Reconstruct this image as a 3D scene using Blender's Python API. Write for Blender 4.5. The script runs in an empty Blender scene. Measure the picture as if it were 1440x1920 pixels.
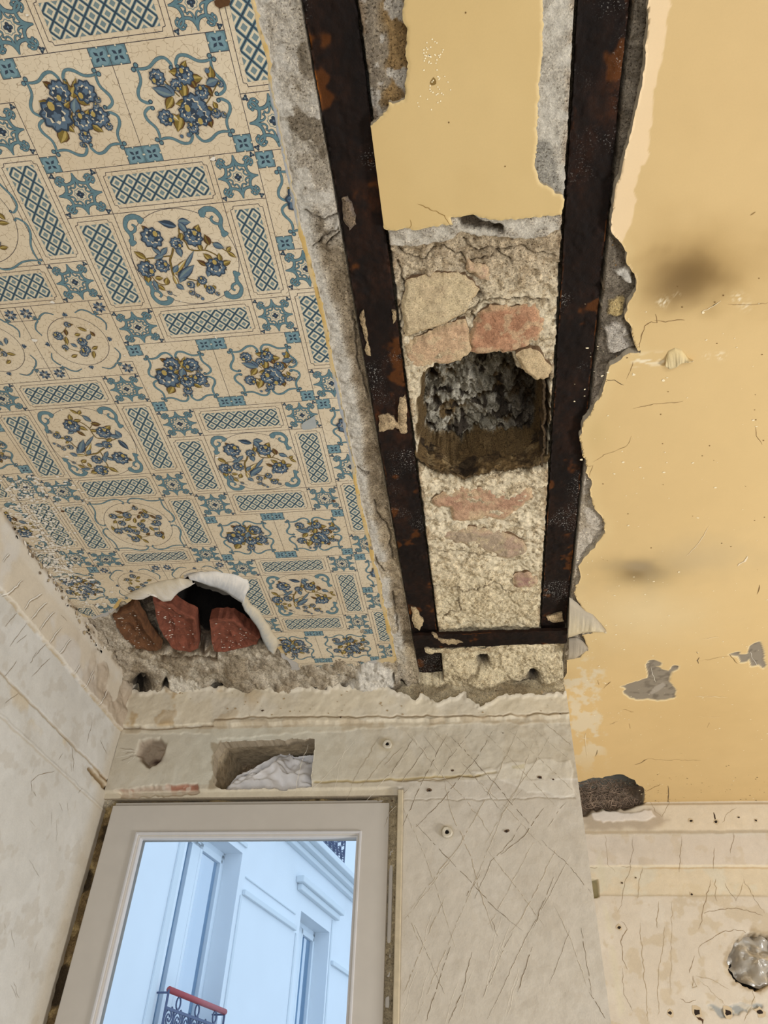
import bpy, bmesh, math, random
import numpy as np
from mathutils import Matrix, Vector

# ------------------------------------------------------------------ camera, world, lights
scn = bpy.context.scene
C = scn.collection
scn.view_settings.view_transform = 'Standard'
scn.view_settings.look = 'None'
scn.view_settings.gamma = 1
scn.view_settings.use_curve_mapping = False
scn.view_settings.exposure = 0.0

YAW, PITCH, ROLL, FPX = -0.15309538, 0.72014614, 0.0463885, 1417.83
FW = np.array([math.sin(YAW)*math.cos(PITCH), math.cos(YAW)*math.cos(PITCH), math.sin(PITCH)])
R0 = np.array([math.cos(YAW), -math.sin(YAW), 0.0]); U0 = np.cross(R0, FW)
RT = math.cos(ROLL)*R0 + math.sin(ROLL)*U0
UP = -math.sin(ROLL)*R0 + math.cos(ROLL)*U0
cam_d = bpy.data.cameras.new('camera'); cam = bpy.data.objects.new('camera', cam_d); C.objects.link(cam)
cam.matrix_world = Matrix(((RT[0], UP[0], -FW[0], 0), (RT[1], UP[1], -FW[1], 0), (RT[2], UP[2], -FW[2], 0), (0, 0, 0, 1)))
cam_d.sensor_fit = 'VERTICAL'; cam_d.sensor_height = 24.0
cam_d.lens = 24.0*FPX/1920.0
cam_d.clip_start = 0.02; cam_d.clip_end = 200
scn.camera = cam

world = bpy.data.worlds.new('world'); scn.world = world; world.use_nodes = True
bg = world.node_tree.nodes['Background']
bg.inputs[0].default_value = (0.66, 0.85, 1.06, 1); bg.inputs[1].default_value = 1.28

def area(name, loc, target, size, power, col):
    l = bpy.data.lights.new(name, 'AREA'); l.shape = 'RECTANGLE'; l.size, l.size_y = size
    l.energy = power; l.color = col
    o = bpy.data.objects.new(name, l); C.objects.link(o); o.location = loc
    o.rotation_euler = (Vector(target)-Vector(loc)).to_track_quat('-Z', 'Y').to_euler()
    return o
area('lamp_room', (2.35, 0.95, -0.85), (0.1, 1.45, 0.9), (0.5, 0.5), 62, (1.0, 0.985, 0.96))
area('fill_rear', (0.5, -1.7, -1.0), (-0.1, 1.3, 0.8), (1.6, 1.0), 44, (0.98, 0.985, 1.0))  # soft fill light added behind the camera, out of view

# ------------------------------------------------------------------ helpers
def proj(p):
    p = np.asarray(p, float); w = p@FW
    return 720+FPX*(p@RT)/w, 960-FPX*(p@UP)/w
def ray(x, y): return (x-720)*RT-(y-960)*UP+FPX*FW
def onZ(x, y, z=1.0): d = ray(x, y); return d*z/d[2]
def onY(x, y, Y): d = ray(x, y); return d*Y/d[1]
def onX(x, y, X): d = ray(x, y); return d*X/d[0]

rs = np.random.RandomState(7)
_perm = rs.permutation(512); _grad = rs.rand(512)*2-1
def vn(x, y, seed=0):
    xi = np.floor(x).astype(int); yi = np.floor(y).astype(int); xf = x-xi; yf = y-yi
    u = xf*xf*xf*(xf*(xf*6-15)+10); v = yf*yf*yf*(yf*(yf*6-15)+10)
    def h(a, b): return _grad[(_perm[(a+seed*37) & 511]+b*131+seed*17) & 511]
    return (h(xi, yi)*(1-u)+h(xi+1, yi)*u)*(1-v)+(h(xi, yi+1)*(1-u)+h(xi+1, yi+1)*u)*v
def fbm(x, y, o=4, seed=0, g=.5):
    t = 0; a = 1; s = 0
    for i in range(o):
        c, d = math.cos(i*1.1), math.sin(i*1.1)
        t = t+a*vn((x*c-y*d)*2**i+i*13.7, (x*d+y*c)*2**i+i*7.1, seed+i); s += a; a *= g
    return t/s*1.6
def ss(a, b, x):
    t = np.clip((x-a)/(b-a), 0, 1); return t*t*(3-2*t)
def rgb(*c): return np.array(c, float)/255.
def lin(c): 
    c = np.clip(c, 0, 1); return np.where(c <= .04045, c/12.92, ((c+.055)/1.055)**2.4)

def rough(poly, amp, step=6, seed=1, closed=True):
    """subdivide a traced outline and break it up like a torn / chipped edge"""
    r = random.Random(seed); pts = [tuple(p) for p in poly]; out = []
    n = len(pts); rng = range(n if closed else n-1)
    for i in rng:
        a, b = pts[i], pts[(i+1) % n]
        L = math.hypot(b[0]-a[0], b[1]-a[1]); k = max(1, int(L/step)); nx, ny = (-(b[1]-a[1])/(L+1e-9), (b[0]-a[0])/(L+1e-9))
        w = 0
        for j in range(k):
            t = j/k; w = 0 if j == 0 else .55*w+r.gauss(0, amp)*(min(t, 1-t)*2)**.3
            out.append((a[0]+(b[0]-a[0])*t+nx*w, a[1]+(b[1]-a[1])*t+ny*w))
    if not closed: out.append(pts[-1])
    return out

def dseg(px, py, pts, closed):
    d2 = np.full(px.shape, 1e12); n = len(pts)
    for i in range(n if closed else n-1):
        ax, ay = pts[i]; bx, by = pts[(i+1) % n]; dx, dy = bx-ax, by-ay
        t = np.clip(((px-ax)*dx+(py-ay)*dy)/(dx*dx+dy*dy+1e-9), 0, 1)
        d2 = np.minimum(d2, (px-ax-t*dx)**2+(py-ay-t*dy)**2)
    return np.sqrt(d2)
def inside(px, py, pts):
    r = np.zeros(px.shape, bool); n = len(pts)
    for i in range(n):
        ax, ay = pts[i]; bx, by = pts[(i+1) % n]
        if ay == by: continue
        c = ((ay > py) != (by > py)) & (px < (bx-ax)*(py-ay)/(by-ay)+ax); r ^= c
    return r
def sdpoly(px, py, pts, margin=40):
    """signed distance in px, positive inside, exact only near the outline"""
    P = np.array(pts); out = np.full(px.shape, -float(margin))
    m = (px > P[:, 0].min()-margin) & (px < P[:, 0].max()+margin) & (py > P[:, 1].min()-margin) & (py < P[:, 1].max()+margin)
    if m.any():
        x, y = px[m], py[m]; d = np.minimum(dseg(x, y, pts, True), margin); out[m] = np.where(inside(x, y, pts), d, -d)
    return out
def dline(px, py, pts, margin=30):
    P = np.array(pts); out = np.full(px.shape, float(margin))
    m = (px > P[:, 0].min()-margin) & (px < P[:, 0].max()+margin) & (py > P[:, 1].min()-margin) & (py < P[:, 1].max()+margin)
    if m.any(): out[m] = np.minimum(dseg(px[m], py[m], pts, False), margin)
    return out

def tag(o, label=None, cat=None, group=None, kind=None):
    if label: o['label'] = label
    if cat: o['category'] = cat
    if group: o['group'] = group
    if kind: o['kind'] = kind
    return o
def empty(name, loc=(0, 0, 0)):
    o = bpy.data.objects.new(name, None); C.objects.link(o); o.location = loc; o.empty_display_size = .05; return o
def link(name, me, mats, parent=None, smooth=False):
    for m in (mats if isinstance(mats, (list, tuple)) else [mats]): me.materials.append(m)
    if smooth: me.polygons.foreach_set('use_smooth', [True]*len(me.polygons))
    o = bpy.data.objects.new(name, me); C.objects.link(o)
    if parent:
        o.parent = parent; o.matrix_parent_inverse = Matrix.Translation(parent.location).inverted()
    return o
def pymesh(name, vs, fs, mats, parent=None, mi=None, smooth=False, cols=None):
    me = bpy.data.meshes.new(name); me.from_pydata([tuple(v) for v in vs], [], [tuple(f) for f in fs])
    if mi is not None: me.polygons.foreach_set('material_index', mi)
    if cols is not None: setcol(me, np.array(cols))
    me.update(); return link(name, me, mats, parent, smooth)
def setcol(me, c):
    a = me.color_attributes.new('Col', 'FLOAT_COLOR', 'POINT')
    d = np.ones((len(me.vertices), 4)); d[:, :3] = lin(c); a.data.foreach_set('color', d.ravel().astype(np.float32))
class MB:
    def __init__(s): s.v = []; s.f = []; s.m = []
    def add(s, vs, fs, m=0):
        b = len(s.v); s.v += [tuple(v) for v in vs]; s.f += [tuple(i+b for i in f) for f in fs]; s.m += [m]*len(fs)
    def box(s, lo, hi, m=0, fr=None):
        (a, b, c), (d, e, g) = lo, hi
        vs = [(a, b, c), (d, b, c), (d, e, c), (a, e, c), (a, b, g), (d, b, g), (d, e, g), (a, e, g)]
        if fr: vs = [fr(*v) for v in vs]
        s.add(vs, [(0, 3, 2, 1), (4, 5, 6, 7), (0, 1, 5, 4), (1, 2, 6, 5), (2, 3, 7, 6), (3, 0, 4, 7)], m)
    def tube(s, pts, r, n=6, m=0, cap=True):
        pts = [Vector(p) for p in pts]; rr = r if isinstance(r, (list, tuple)) else [r]*len(pts); vs = []; fs = []
        for i, p in enumerate(pts):
            t = (pts[min(i+1, len(pts)-1)]-pts[max(i-1, 0)]).normalized()
            a = t.orthogonal().normalized() if i == 0 else (a-t*a.dot(t)).normalized()
            b = t.cross(a)
            for k in range(n):
                q = 2*math.pi*k/n; vs.append(p+(a*math.cos(q)+b*math.sin(q))*rr[i])
        for i in range(len(pts)-1):
            for k in range(n): fs.append((i*n+k, i*n+(k+1) % n, (i+1)*n+(k+1) % n, (i+1)*n+k))
        if cap: fs += [tuple(range(n))[::-1], tuple((len(pts)-1)*n+k for k in range(n))]
        s.add(vs, fs, m)
    def build(s, name, mats, parent=None, bevel=0, smooth=False):
        o = pymesh(name, s.v, s.f, mats, parent, s.m, smooth)
        if bevel:
            b = o.modifiers.new('bevel', 'BEVEL'); b.width = bevel; b.segments = 2; b.limit_method = 'ANGLE'
        return o

# ------------------------------------------------------------------ materials
def newmat(name):
    m = bpy.data.materials.new(name); m.use_nodes = True; nt = m.node_tree
    return m, nt, nt.nodes['Principled BSDF']
def N(nt, t, **k):
    n = nt.nodes.new(t)
    for a, b in k.items(): setattr(n, a, b)
    return n
def noise(nt, co, scale, detail=6, rough_=.6):
    n = N(nt, 'ShaderNodeTexNoise'); n.inputs['Scale'].default_value = scale; n.inputs['Detail'].default_value = detail
    n.inputs['Roughness'].default_value = rough_; nt.links.new(co, n.inputs['Vector']); return n.outputs['Fac']
def ramp(nt, fac, stops):
    r = N(nt, 'ShaderNodeValToRGB'); e = r.color_ramp.elements
    while len(e) < len(stops): e.new(.5)
    for i, (p, c) in enumerate(stops):
        e[i].position = p; e[i].color = (*(c if isinstance(c, tuple) else (c, c, c)), 1)
    nt.links.new(fac, r.inputs[0]); return r.outputs[0]
def mix(nt, fac, a, b, mode='MIX'):
    n = N(nt, 'ShaderNodeMix', data_type='RGBA', blend_type=mode)
    for s, v in ((n.inputs[0], fac), (n.inputs[6], a), (n.inputs[7], b)):
        if hasattr(v, 'is_linked') or hasattr(v, 'links'): nt.links.new(v, s)
        elif isinstance(v, (int, float)): s.default_value = v
        else: s.default_value = (*v, 1)
    return n.outputs[2]
def L3(*c): return tuple(float(x) for x in lin(rgb(*c)))
def surfmat(name, bump=.3, fine=300, speck=0.0, roughness=.85, vary=.12, coarse=40, dist=.002, pits=0.0, warm=None):
    """vertex pigment x fine procedural grain, with bump"""
    m, nt, p = newmat(name); tc = N(nt, 'ShaderNodeTexCoord').outputs['Object']
    at = N(nt, 'ShaderNodeAttribute', attribute_name='Col').outputs['Color']
    n1 = noise(nt, tc, coarse, 8, .65); n2 = noise(nt, tc, fine, 5, .7)
    c = mix(nt, 1.0, at, ramp(nt, n1, [(.3, 1-vary), (.7, 1+vary)]), 'MULTIPLY')
    c = mix(nt, 1.0, c, ramp(nt, n2, [(.3, 1-vary*.8), (.7, 1+vary*.8)]), 'MULTIPLY')
    if speck:
        sb = N(nt, 'ShaderNodeSeparateColor'); nt.links.new(at, sb.inputs[0]); wf = ramp(nt, sb.outputs[2], [(.34, 1.), (.52, .25)])
        n3 = noise(nt, tc, fine*.9, 3, .6)
        c = mix(nt, mix(nt, 1.0, ramp(nt, n3, [(.56, 0.), (.63, speck)]), wf, 'MULTIPLY'), c, mix(nt, 1.0, c, (.20, .16, .11), 'MULTIPLY'))
        n4 = noise(nt, tc, fine*.75+31, 3, .6)
        c = mix(nt, mix(nt, 1.0, ramp(nt, n4, [(.51, 0.), (.60, speck*.9)]), wf, 'MULTIPLY'), c, mix(nt, 1.0, c, (1.6, 1.6, 1.55), 'MULTIPLY'))
    nt.links.new(c, p.inputs['Base Color']); p.inputs['Roughness'].default_value = roughness
    b = N(nt, 'ShaderNodeBump'); b.inputs['Strength'].default_value = bump; b.inputs['Distance'].default_value = dist
    h = mix(nt, .5, n1, n2); nt.links.new(h, b.inputs['Height']); nt.links.new(b.outputs[0], p.inputs['Normal'])
    p.inputs['Specular IOR Level'].default_value = .3
    return m
M_plaster = surfmat('painted_plaster', .5, 260, 0, .8, .05, 30, .002)
M_yellow = surfmat('yellow_paint', .12, 420, 0, .55, .02, 9, .0008)
M_rough = surfmat('rough_plaster', 1.0, 330, .55, .95, .3, 70, .006)
M_rubble = surfmat('sandy_mortar', 1.0, 420, .85, .95, .22, 90, .006)
M_stone = surfmat('stone', .8, 500, .5, .9, .16, 60, .003)
M_cloth = surfmat('bag', .1, 200, 0, .45, .02, 20, .0008)

def flat(name, c, roughness=.6, vary=.08, scale=60, bump=.0, metal=0, spec=.4, dist=.001):
    m, nt, p = newmat(name); tc = N(nt, 'ShaderNodeTexCoord').outputs['Object']
    n = noise(nt, tc, scale); base = L3(*c)
    nt.links.new(mix(nt, 1.0, base, ramp(nt, n, [(.3, 1-vary), (.7, 1+vary)]), 'MULTIPLY'), p.inputs['Base Color'])
    p.inputs['Roughness'].default_value = roughness; p.inputs['Metallic'].default_value = metal
    p.inputs['Specular IOR Level'].default_value = spec
    if bump:
        b = N(nt, 'ShaderNodeBump'); b.inputs['Strength'].default_value = bump; b.inputs['Distance'].default_value = dist
        nt.links.new(n, b.inputs['Height']); nt.links.new(b.outputs[0], p.inputs['Normal'])
    return m
# wallpaper ground with printed craquelure
def papermat():
    m, nt, p = newmat('wallpaper_cream'); tc = N(nt, 'ShaderNodeTexCoord').outputs['Object']
    n0 = N(nt, 'ShaderNodeTexNoise'); n0.inputs['Scale'].default_value = 60; nt.links.new(tc, n0.inputs['Vector'])
    va = N(nt, 'ShaderNodeVectorMath', operation='MULTIPLY_ADD'); va.inputs[1].default_value = (.018, .018, 0)
    nt.links.new(n0.outputs['Color'], va.inputs[0]); nt.links.new(tc, va.inputs[2])
    def vor(scale, w, k):
        v = N(nt, 'ShaderNodeTexVoronoi', feature='DISTANCE_TO_EDGE', voronoi_dimensions='2D'); v.inputs['Scale'].default_value = scale
        nt.links.new(va.outputs[0], v.inputs['Vector']); return ramp(nt, v.outputs['Distance'], [(0.0, k), (w, 0.)])
    br = noise(nt, tc, 130, 2); brk = ramp(nt, br, [(.42, 0.), (.55, 1.)])
    c = mix(nt, ramp(nt, noise(nt, tc, 6, 4), [(.35, 0.), (.65, 1.)]), L3(212, 198, 172), L3(203, 186, 157))
    crk = mix(nt, 1.0, vor(120, .06, .75), brk, 'MULTIPLY')
    c = mix(nt, crk, c, L3(128, 104, 74))
    nt.links.new(c, p.inputs['Base Color']); p.inputs['Roughness'].default_value = .5
    return m
PM = {'cream': papermat(), 'teal': flat('print_teal', (92, 122, 130), .5, .16, 250), 'tealL': flat('print_teal_light', (112, 142, 150), .5, .1, 250),
      'navy': flat('print_navy', (44, 58, 74), .5, .2, 250), 'line': flat('print_line', (62, 56, 62), .5, .05), 'olive': flat('print_olive', (118, 100, 44), .5, .2, 300),
      'gold': flat('print_gold', (170, 148, 84), .5, .1, 300), 'brown': flat('print_brown', (84, 54, 28), .5, .2, 300), 'blue': flat('print_blue', (84, 104, 122), .5, .15, 300),
      'ivory': flat('print_ivory', (205, 194, 168), .5, .04), 'slate': flat('print_slate', (112, 130, 132), .5, .08), 'patch': flat('bare_skim_patch', (158, 162, 160), .7, .05), 'white': flat('paint_spot', (222, 216, 204), .5, .04)}
PK = list(PM)

def steelmat():
    m, nt, p = newmat('rusty_steel'); tc = N(nt, 'ShaderNodeTexCoord').outputs['Object']
    mp = N(nt, 'ShaderNodeMapping'); mp.inputs['Scale'].default_value = (1, .45, 1); nt.links.new(tc, mp.inputs[0]); s = mp.outputs[0]
    a = noise(nt, s, 14, 8, .7); b = noise(nt, tc, 60, 6, .7); d = noise(nt, tc, 420, 3, .6); e = noise(nt, s, 22, 5, .6)
    c = ramp(nt, a, [(.30, L3(14, 9, 7)), (.48, L3(27, 17, 12)), (.60, L3(42, 25, 16)), (.74, L3(70, 38, 18))])
    c = mix(nt, ramp(nt, e, [(.64, 0.), (.74, .45)]), c, L3(104, 56, 22))
    c = mix(nt, ramp(nt, b, [(.35, .75), (.55, 0.)]), c, L3(20, 16, 15))
    at = N(nt, 'ShaderNodeAttribute', attribute_name='Col').outputs['Color']
    sep = N(nt, 'ShaderNodeSeparateColor'); nt.links.new(at, sep.inputs[0])
    sp = mix(nt, 1.0, ramp(nt, d, [(.60, 0.), (.66, 1.)]), sep.outputs[0], 'MULTIPLY')
    c = mix(nt, sp, c, L3(190, 186, 178)); c = mix(nt, sep.outputs[1], c, L3(150, 86, 26))
    nt.links.new(c, p.inputs['Base Color']); p.inputs['Roughness'].default_value = .75; p.inputs['Specular IOR Level'].default_value = .15
    bp = N(nt, 'ShaderNodeBump'); bp.inputs['Strength'].default_value = .8; bp.inputs['Distance'].default_value = .002
    nt.links.new(mix(nt, .5, b, d), bp.inputs['Height']); nt.links.new(bp.outputs[0], p.inputs['Normal'])
    return m
M_steel = steelmat()
M_brick = flat('red_brick', (116, 64, 46), .85, .35, 60, 1.0, dist=.004)
M_brickdark = flat('brown_brick', (96, 62, 36), .85, .4, 60, 1.0, dist=.004)
M_frame = flat('window_paint', (192, 187, 179), .5, .03, 20, .1)
M_frame_edge = flat('window_bead_paint', (200, 200, 202), .45, .03, 20, .1)
M_facade = flat('facade_paint', (226, 232, 238), .8, .025, 2, .05)
M_facade_trim = flat('facade_trim', (214, 222, 228), .8, .02, 2)
M_fwin = flat('white_window_paint', (225, 233, 240), .5, .02, 5)
M_iron = flat('iron', (75, 88, 120), .5, .1, 30)
M_redrail = flat('red_rail', (170, 70, 75), .5, .1, 30)
M_curtain = flat('curtain', (165, 195, 218), .9, .2, 12)
M_dim = flat('dim_room', (156, 172, 190), .9, .1, 5)
M_black = flat('void_shade', (24, 20, 17), .95, .4, 60, .6)  # near-black stand-in for the shade inside plug bores and behind the round hole
M_floor = flat('screed_floor', (120, 112, 100), .9, .1, 10, .3)
M_room = flat('room_paint', (205, 196, 180), .8, .04, 8, .1)

# ------------------------------------------------------------------ sculpted surfaces
class Surf:
    """a wall or ceiling patch: height h (towards the room) and pigment c on a grid; sd<0 is cut away"""
    def __init__(s, plane, off, us, vs):
        s.pl = plane; s.off = off; s.us = np.asarray(us, float); s.vs = np.asarray(vs, float)
        s.U, s.V = np.meshgrid(s.us, s.vs); s.h = np.zeros_like(s.U); s.c = np.ones(s.U.shape+(3,))*.7
        s.sd = np.full(s.U.shape, 1e3); P = s.pos(s.U, s.V, 0)
        w = P@FW; ok = w > .05; w = np.where(ok, w, 1)
        s.px = np.where(ok, 720+FPX*(P@RT)/w, -9999); s.py = np.where(ok, 960-FPX*(P@UP)/w, -9999)
        s.strips = []
    def pos(s, u, v, h):
        h = h+0*u
        if s.pl == 'Z': return np.stack([u, v, s.off-h], -1)
        if s.pl == 'Y': return np.stack([u, s.off-h, v], -1)
        return np.stack([s.off+h, u, v], -1)
    def un(s, x, y):
        if s.pl == 'Z': p = onZ(x, y, s.off); return p[0], p[1]
        if s.pl == 'Y': p = onY(x, y, s.off); return p[0], p[2]
        p = onX(x, y, s.off); return p[1], p[2]
    def poly(s, pts, amp=0, step=6, seed=1, margin=40):
        return sdpoly(s.px, s.py, rough(pts, amp, step, seed) if amp else pts, margin)
    def line(s, pts, amp=0, step=8, seed=1, margin=30):
        return dline(s.px, s.py, rough(pts, amp, step, seed, False) if amp else pts, margin)
    def paint(s, m, col):
        col = np.asarray(col); s.c = s.c*(1-m[..., None])+col*m[..., None]
    def f(s, scale, o=4, seed=0): return fbm(s.U*scale, s.V*scale, o, seed)
    def hat(s, u, v):
        i = np.clip(np.searchsorted(s.us, u)-1, 0, len(s.us)-2); j = np.clip(np.searchsorted(s.vs, v)-1, 0, len(s.vs)-2)
        a = np.clip((u-s.us[i])/(s.us[i+1]-s.us[i]), 0, 1); b = np.clip((v-s.vs[j])/(s.vs[j+1]-s.vs[j]), 0, 1)
        h = s.h
        return max(h[j, i], h[j, i+1], h[j+1, i], h[j+1, i+1]) if True else 0
    def strip(s, pts, w, col, amp=.8, seed=1, lift=.0004, step=5, px=True, gap=0.0):
        """a crack or scratch following the surface; pts in traced outline units, w in mm"""
        r = random.Random(seed); q = rough(pts, amp, step, seed, False)
        uv = [s.un(*p) for p in q] if px else q
        L = []
        for i, (u, v) in enumerate(uv):
            a = uv[max(i-1, 0)]; b = uv[min(i+1, len(uv)-1)]; dx, dy = b[0]-a[0], b[1]-a[1]; n = math.hypot(dx, dy)+1e-9
            t = i/(len(uv)-1); ww = w*.0005*(.35+.65*min(1, 6*min(t, 1-t)))*r.uniform(.5, 1.35)
            hh = s.hat(u, v)+lift
            L.append((u-dy/n*ww, v+dx/n*ww, hh)); L.append((u+dy/n*ww, v-dx/n*ww, hh))
        fs = [(2*i, 2*i+1, 2*i+3, 2*i+2) for i in range(len(uv)-1) if r.random() >= gap]
        s.strips.append((L, fs, col))
    def spot(s, u, v, r, col, seed=1, n=9, lift=.0005, asp=1.0, ang=0.0, jag=.3):
        q = random.Random(seed); L = []; hh = s.hat(u, v)+lift
        for k in range(n):
            a = 2*math.pi*k/n; rr = r*q.uniform(1-jag, 1+jag); x, y = rr*math.cos(a), rr*math.sin(a)*asp
            L.append((u+x*math.cos(ang)-y*math.sin(ang), v+x*math.sin(ang)+y*math.cos(ang), hh))
        s.strips.append((L, [tuple(range(n))], col))
    def build(s, name, mat, parent=None, thick=0, rim=None, smooth=True):
        U, V = s.U.copy(), s.V.copy(); sd = s.sd
        cut = (sd < 0).any()
        if cut:
            gv, gu = np.gradient(sd, s.vs, s.us); g2 = gu*gu+gv*gv+1e-12
            cu = np.gradient(s.us)[None, :]*np.ones_like(U); cell = np.maximum(cu, np.gradient(s.vs)[:, None])
            near = np.abs(sd) < .75*cell*np.sqrt(g2)
            U = np.where(near, U-sd*gu/g2, U); V = np.where(near, V-sd*gv/g2, V); sd = np.where(near, 0, sd)
        P = s.pos(U, V, s.h).reshape(-1, 3); col = np.clip(s.c, 0, 1).reshape(-1, 3)
        nv, nu = U.shape; I = np.arange(nv*nu).reshape(nv, nu)
        q = np.stack([I[:-1, :-1], I[:-1, 1:], I[1:, 1:], I[1:, :-1]], -1).reshape(-1, 4)
        if cut:
            k = (sd.reshape(-1) >= 0)[q].all(1); q = q[k]
        if s.pl == 'Z': q = q[:, ::-1]
        if s.pl == 'X': q = q
        if thick and cut:
            e = np.concatenate([q[:, [0, 1]], q[:, [1, 2]], q[:, [2, 3]], q[:, [3, 0]]])
            key = np.sort(e, 1); _, inv, cnt = np.unique(key[:, 0].astype(np.int64)*(nv*nu)+key[:, 1], return_inverse=True, return_counts=True)
            b = e[cnt[inv] == 1]; vb, vi = np.unique(b, return_inverse=True); vi = vi.reshape(b.shape)
            top = P[vb].copy(); back = s.pos(U.reshape(-1)[vb], V.reshape(-1)[vb], s.h.reshape(-1)[vb]-thick)
            n0 = len(P); P = np.concatenate([P, top, back]); rc = np.tile(rim if rim is not None else rgb(200, 192, 178), (2*len(vb), 1))*(0.9+.1*np.random.RandomState(3).rand(2*len(vb), 1))
            col = np.concatenate([col, rc]); m = len(vb)
            w = np.stack([n0+vi[:, 1], n0+vi[:, 0], n0+m+vi[:, 0], n0+m+vi[:, 1]], 1); q = np.concatenate([q, w])
        used, inv = np.unique(q, return_inverse=True); q = inv.reshape(q.shape); P = P[used]; col = col[used]
        faces = q.tolist(); sm = [True]*len(faces)
        ev = []; ec = []
        for L, fs, cc in s.strips:
            b = len(P)+len(ev)
            for (u, v, h) in L:
                ev.append(s.pos(np.float64(u), np.float64(v), h)); ec.append(cc)
            faces += [tuple(i+b for i in f) for f in fs]
        if ev: P = np.concatenate([P, np.array(ev)]); col = np.concatenate([col, np.array(ec)])
        me = bpy.data.meshes.new(name); me.from_pydata(P, [], faces); setcol(me, col)
        me.polygons.foreach_set('use_smooth', [smooth]*len(me.polygons)); me.update()
        return link(name, me, mat, parent)
def ar(a, b, st): return np.linspace(a, b, max(2, int(round((b-a)/st))+1))

Z3 = lambda L: [(480+x/1.8947, y/1.8947) for x, y in L]
Z4 = lambda L: [(580+x/2.1818, 580+y/2.1818) for x, y in L]
ZR1 = lambda L: [(1040+x/3.2, 380+y/3.2) for x, y in L]
ZR2 = lambda L: [(1040+x/3.4275, 980+y/3.4275) for x, y in L]
ZF = lambda L: [(380+x/3.6, 900+y/3.6) for x, y in L]
Z5 = lambda L: [(x/2.571, 1000+y/2.571) for x, y in L]

WX, WY, BY, CX = -0.96, 1.80, 2.72, 0.215      # left wall, window wall, back wall, corner

# ================================================================== setting
# ---- yellow ceiling on the right and its torn edge
edge_right = [(1222, -60), (1216, 0), (1216, 32), (1206, 148), (1200, 174), (1185, 243), (1166, 317), (1153, 364), (1146, 433), (1159, 449), (1176, 474), (1174, 492), (1190, 514), (1193, 546), (1177, 571), (1171, 592), (1184, 614), (1193, 652), (1202, 660), (1177, 664), (1143, 686), (1137, 708), (1131, 733), (1112, 767), (1093, 796), (1087, 817), (1090, 842), (1099, 861), (1098, 886), (1110, 908), (1107, 930), (1115, 955), (1134, 980), (1135, 997), (1119, 1018), (1104, 1038), (1084, 1062), (1088, 1076), (1087, 1088), (1079, 1097), (1076, 1111), (1084, 1129), (1104, 1152), (1125, 1172), (1128, 1184), (1091, 1190), (1103, 1216), (1081, 1234), (1063, 1238)]
Yc = Surf('Z', 1.0, np.concatenate([ar(.16, .42, .0018), ar(.4235, 1.15, .0035)[0:], ar(1.2, 2.9, .2)]), np.concatenate([ar(-3.2, -.3, .3), ar(-.2, .24, .02)[:-1], ar(.24, 2.78, .003)]))
pol = rough(edge_right, 1.3, 5, 11, False)+[(1063, 1262), (1040, 1302), (1012, 1400), (1015, 1466)]+rough([(1088, 1466), (1112, 1458), (1140, 1455), (1168, 1452), (1190, 1462), (1205, 1475), (1209, 1492), (1204, 1510)], 1.5, 5, 4, False)+[(1230, 1524), (2600, 1530), (2600, -200000), (1222, -200000)]
near = (Yc.px > -9000)
sd = sdpoly(Yc.px, Yc.py, pol, 60); far = (Yc.V < .12)
Yc.sd = np.where(far, (Yc.U-.215)*1000, sd)
fx, fy = Yc.px, Yc.py
Yc.c[:] = rgb(211, 183, 131)
Yc.paint(np.clip(.5+.5*Yc.f(2.2, 3, 3), 0, 1)*.35, rgb(203, 172, 117))
e = -dline(fx, fy, edge_right, 60)
Yc.paint(ss(-26, -4, e)*.25, rgb(220, 198, 146))
# paler primer strip running down beside the torn edge
band = sdpoly(fx, fy, rough([(1217, -20), (1256, -20), (1250, 60), (1236, 130), (1224, 200), (1218, 290), (1196, 330), (1184, 420), (1166, 455), (1140, 440), (1150, 360), (1185, 240)], 2.2, 9, 5))
Yc.paint(ss(-1.5, 1.5, band)*.75, rgb(236, 210, 172))
def smudge(x, y, rx, ry, col, k, rot=0):
    dx, dy = fx-x, fy-y; a = math.radians(rot); u = (dx*math.cos(a)+dy*math.sin(a))/rx; v = (-dx*math.sin(a)+dy*math.cos(a))/ry
    w = np.sqrt(u*u+v*v)*(1+.25*Yc.f(18, 3, 8)); Yc.paint(np.exp(-w**2*1.2)*k, col)
smudge(1292, 520, 62, 42, rgb(70, 52, 28), .75, -25); smudge(1250, 545, 75, 50, rgb(110, 86, 46), .5); smudge(1330, 490, 130, 80, rgb(150, 118, 66), .4)
smudge(1196, 1076, 40, 19, rgb(96, 78, 52), .8, -4); smudge(1200, 1066, 28, 11, rgb(150, 136, 118), .75); smudge(1200, 1078, 95, 34, rgb(150, 126, 80), .45); smudge(1300, 1050, 120, 34, rgb(178, 160, 126), .4, -8)
smudge(1200, 1150, 120, 60, rgb(222, 204, 164), .5); smudge(1330, 1330, 160, 110, rgb(190, 160, 106), .3); smudge(1120, 810, 30, 40, rgb(188, 166, 112), .3)
Yc.h += -.0045*np.exp(-(((fx-1292)/70)**2+((fy-525)/50)**2))-.004*np.exp(-(((fx-1196)/50)**2+((fy-1072)/24)**2))
Yc.h += .0006*Yc.f(9, 3, 2)
Yc.paint(ss(1490, 1525, fy)*.35*(near), rgb(170, 142, 96))
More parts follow.
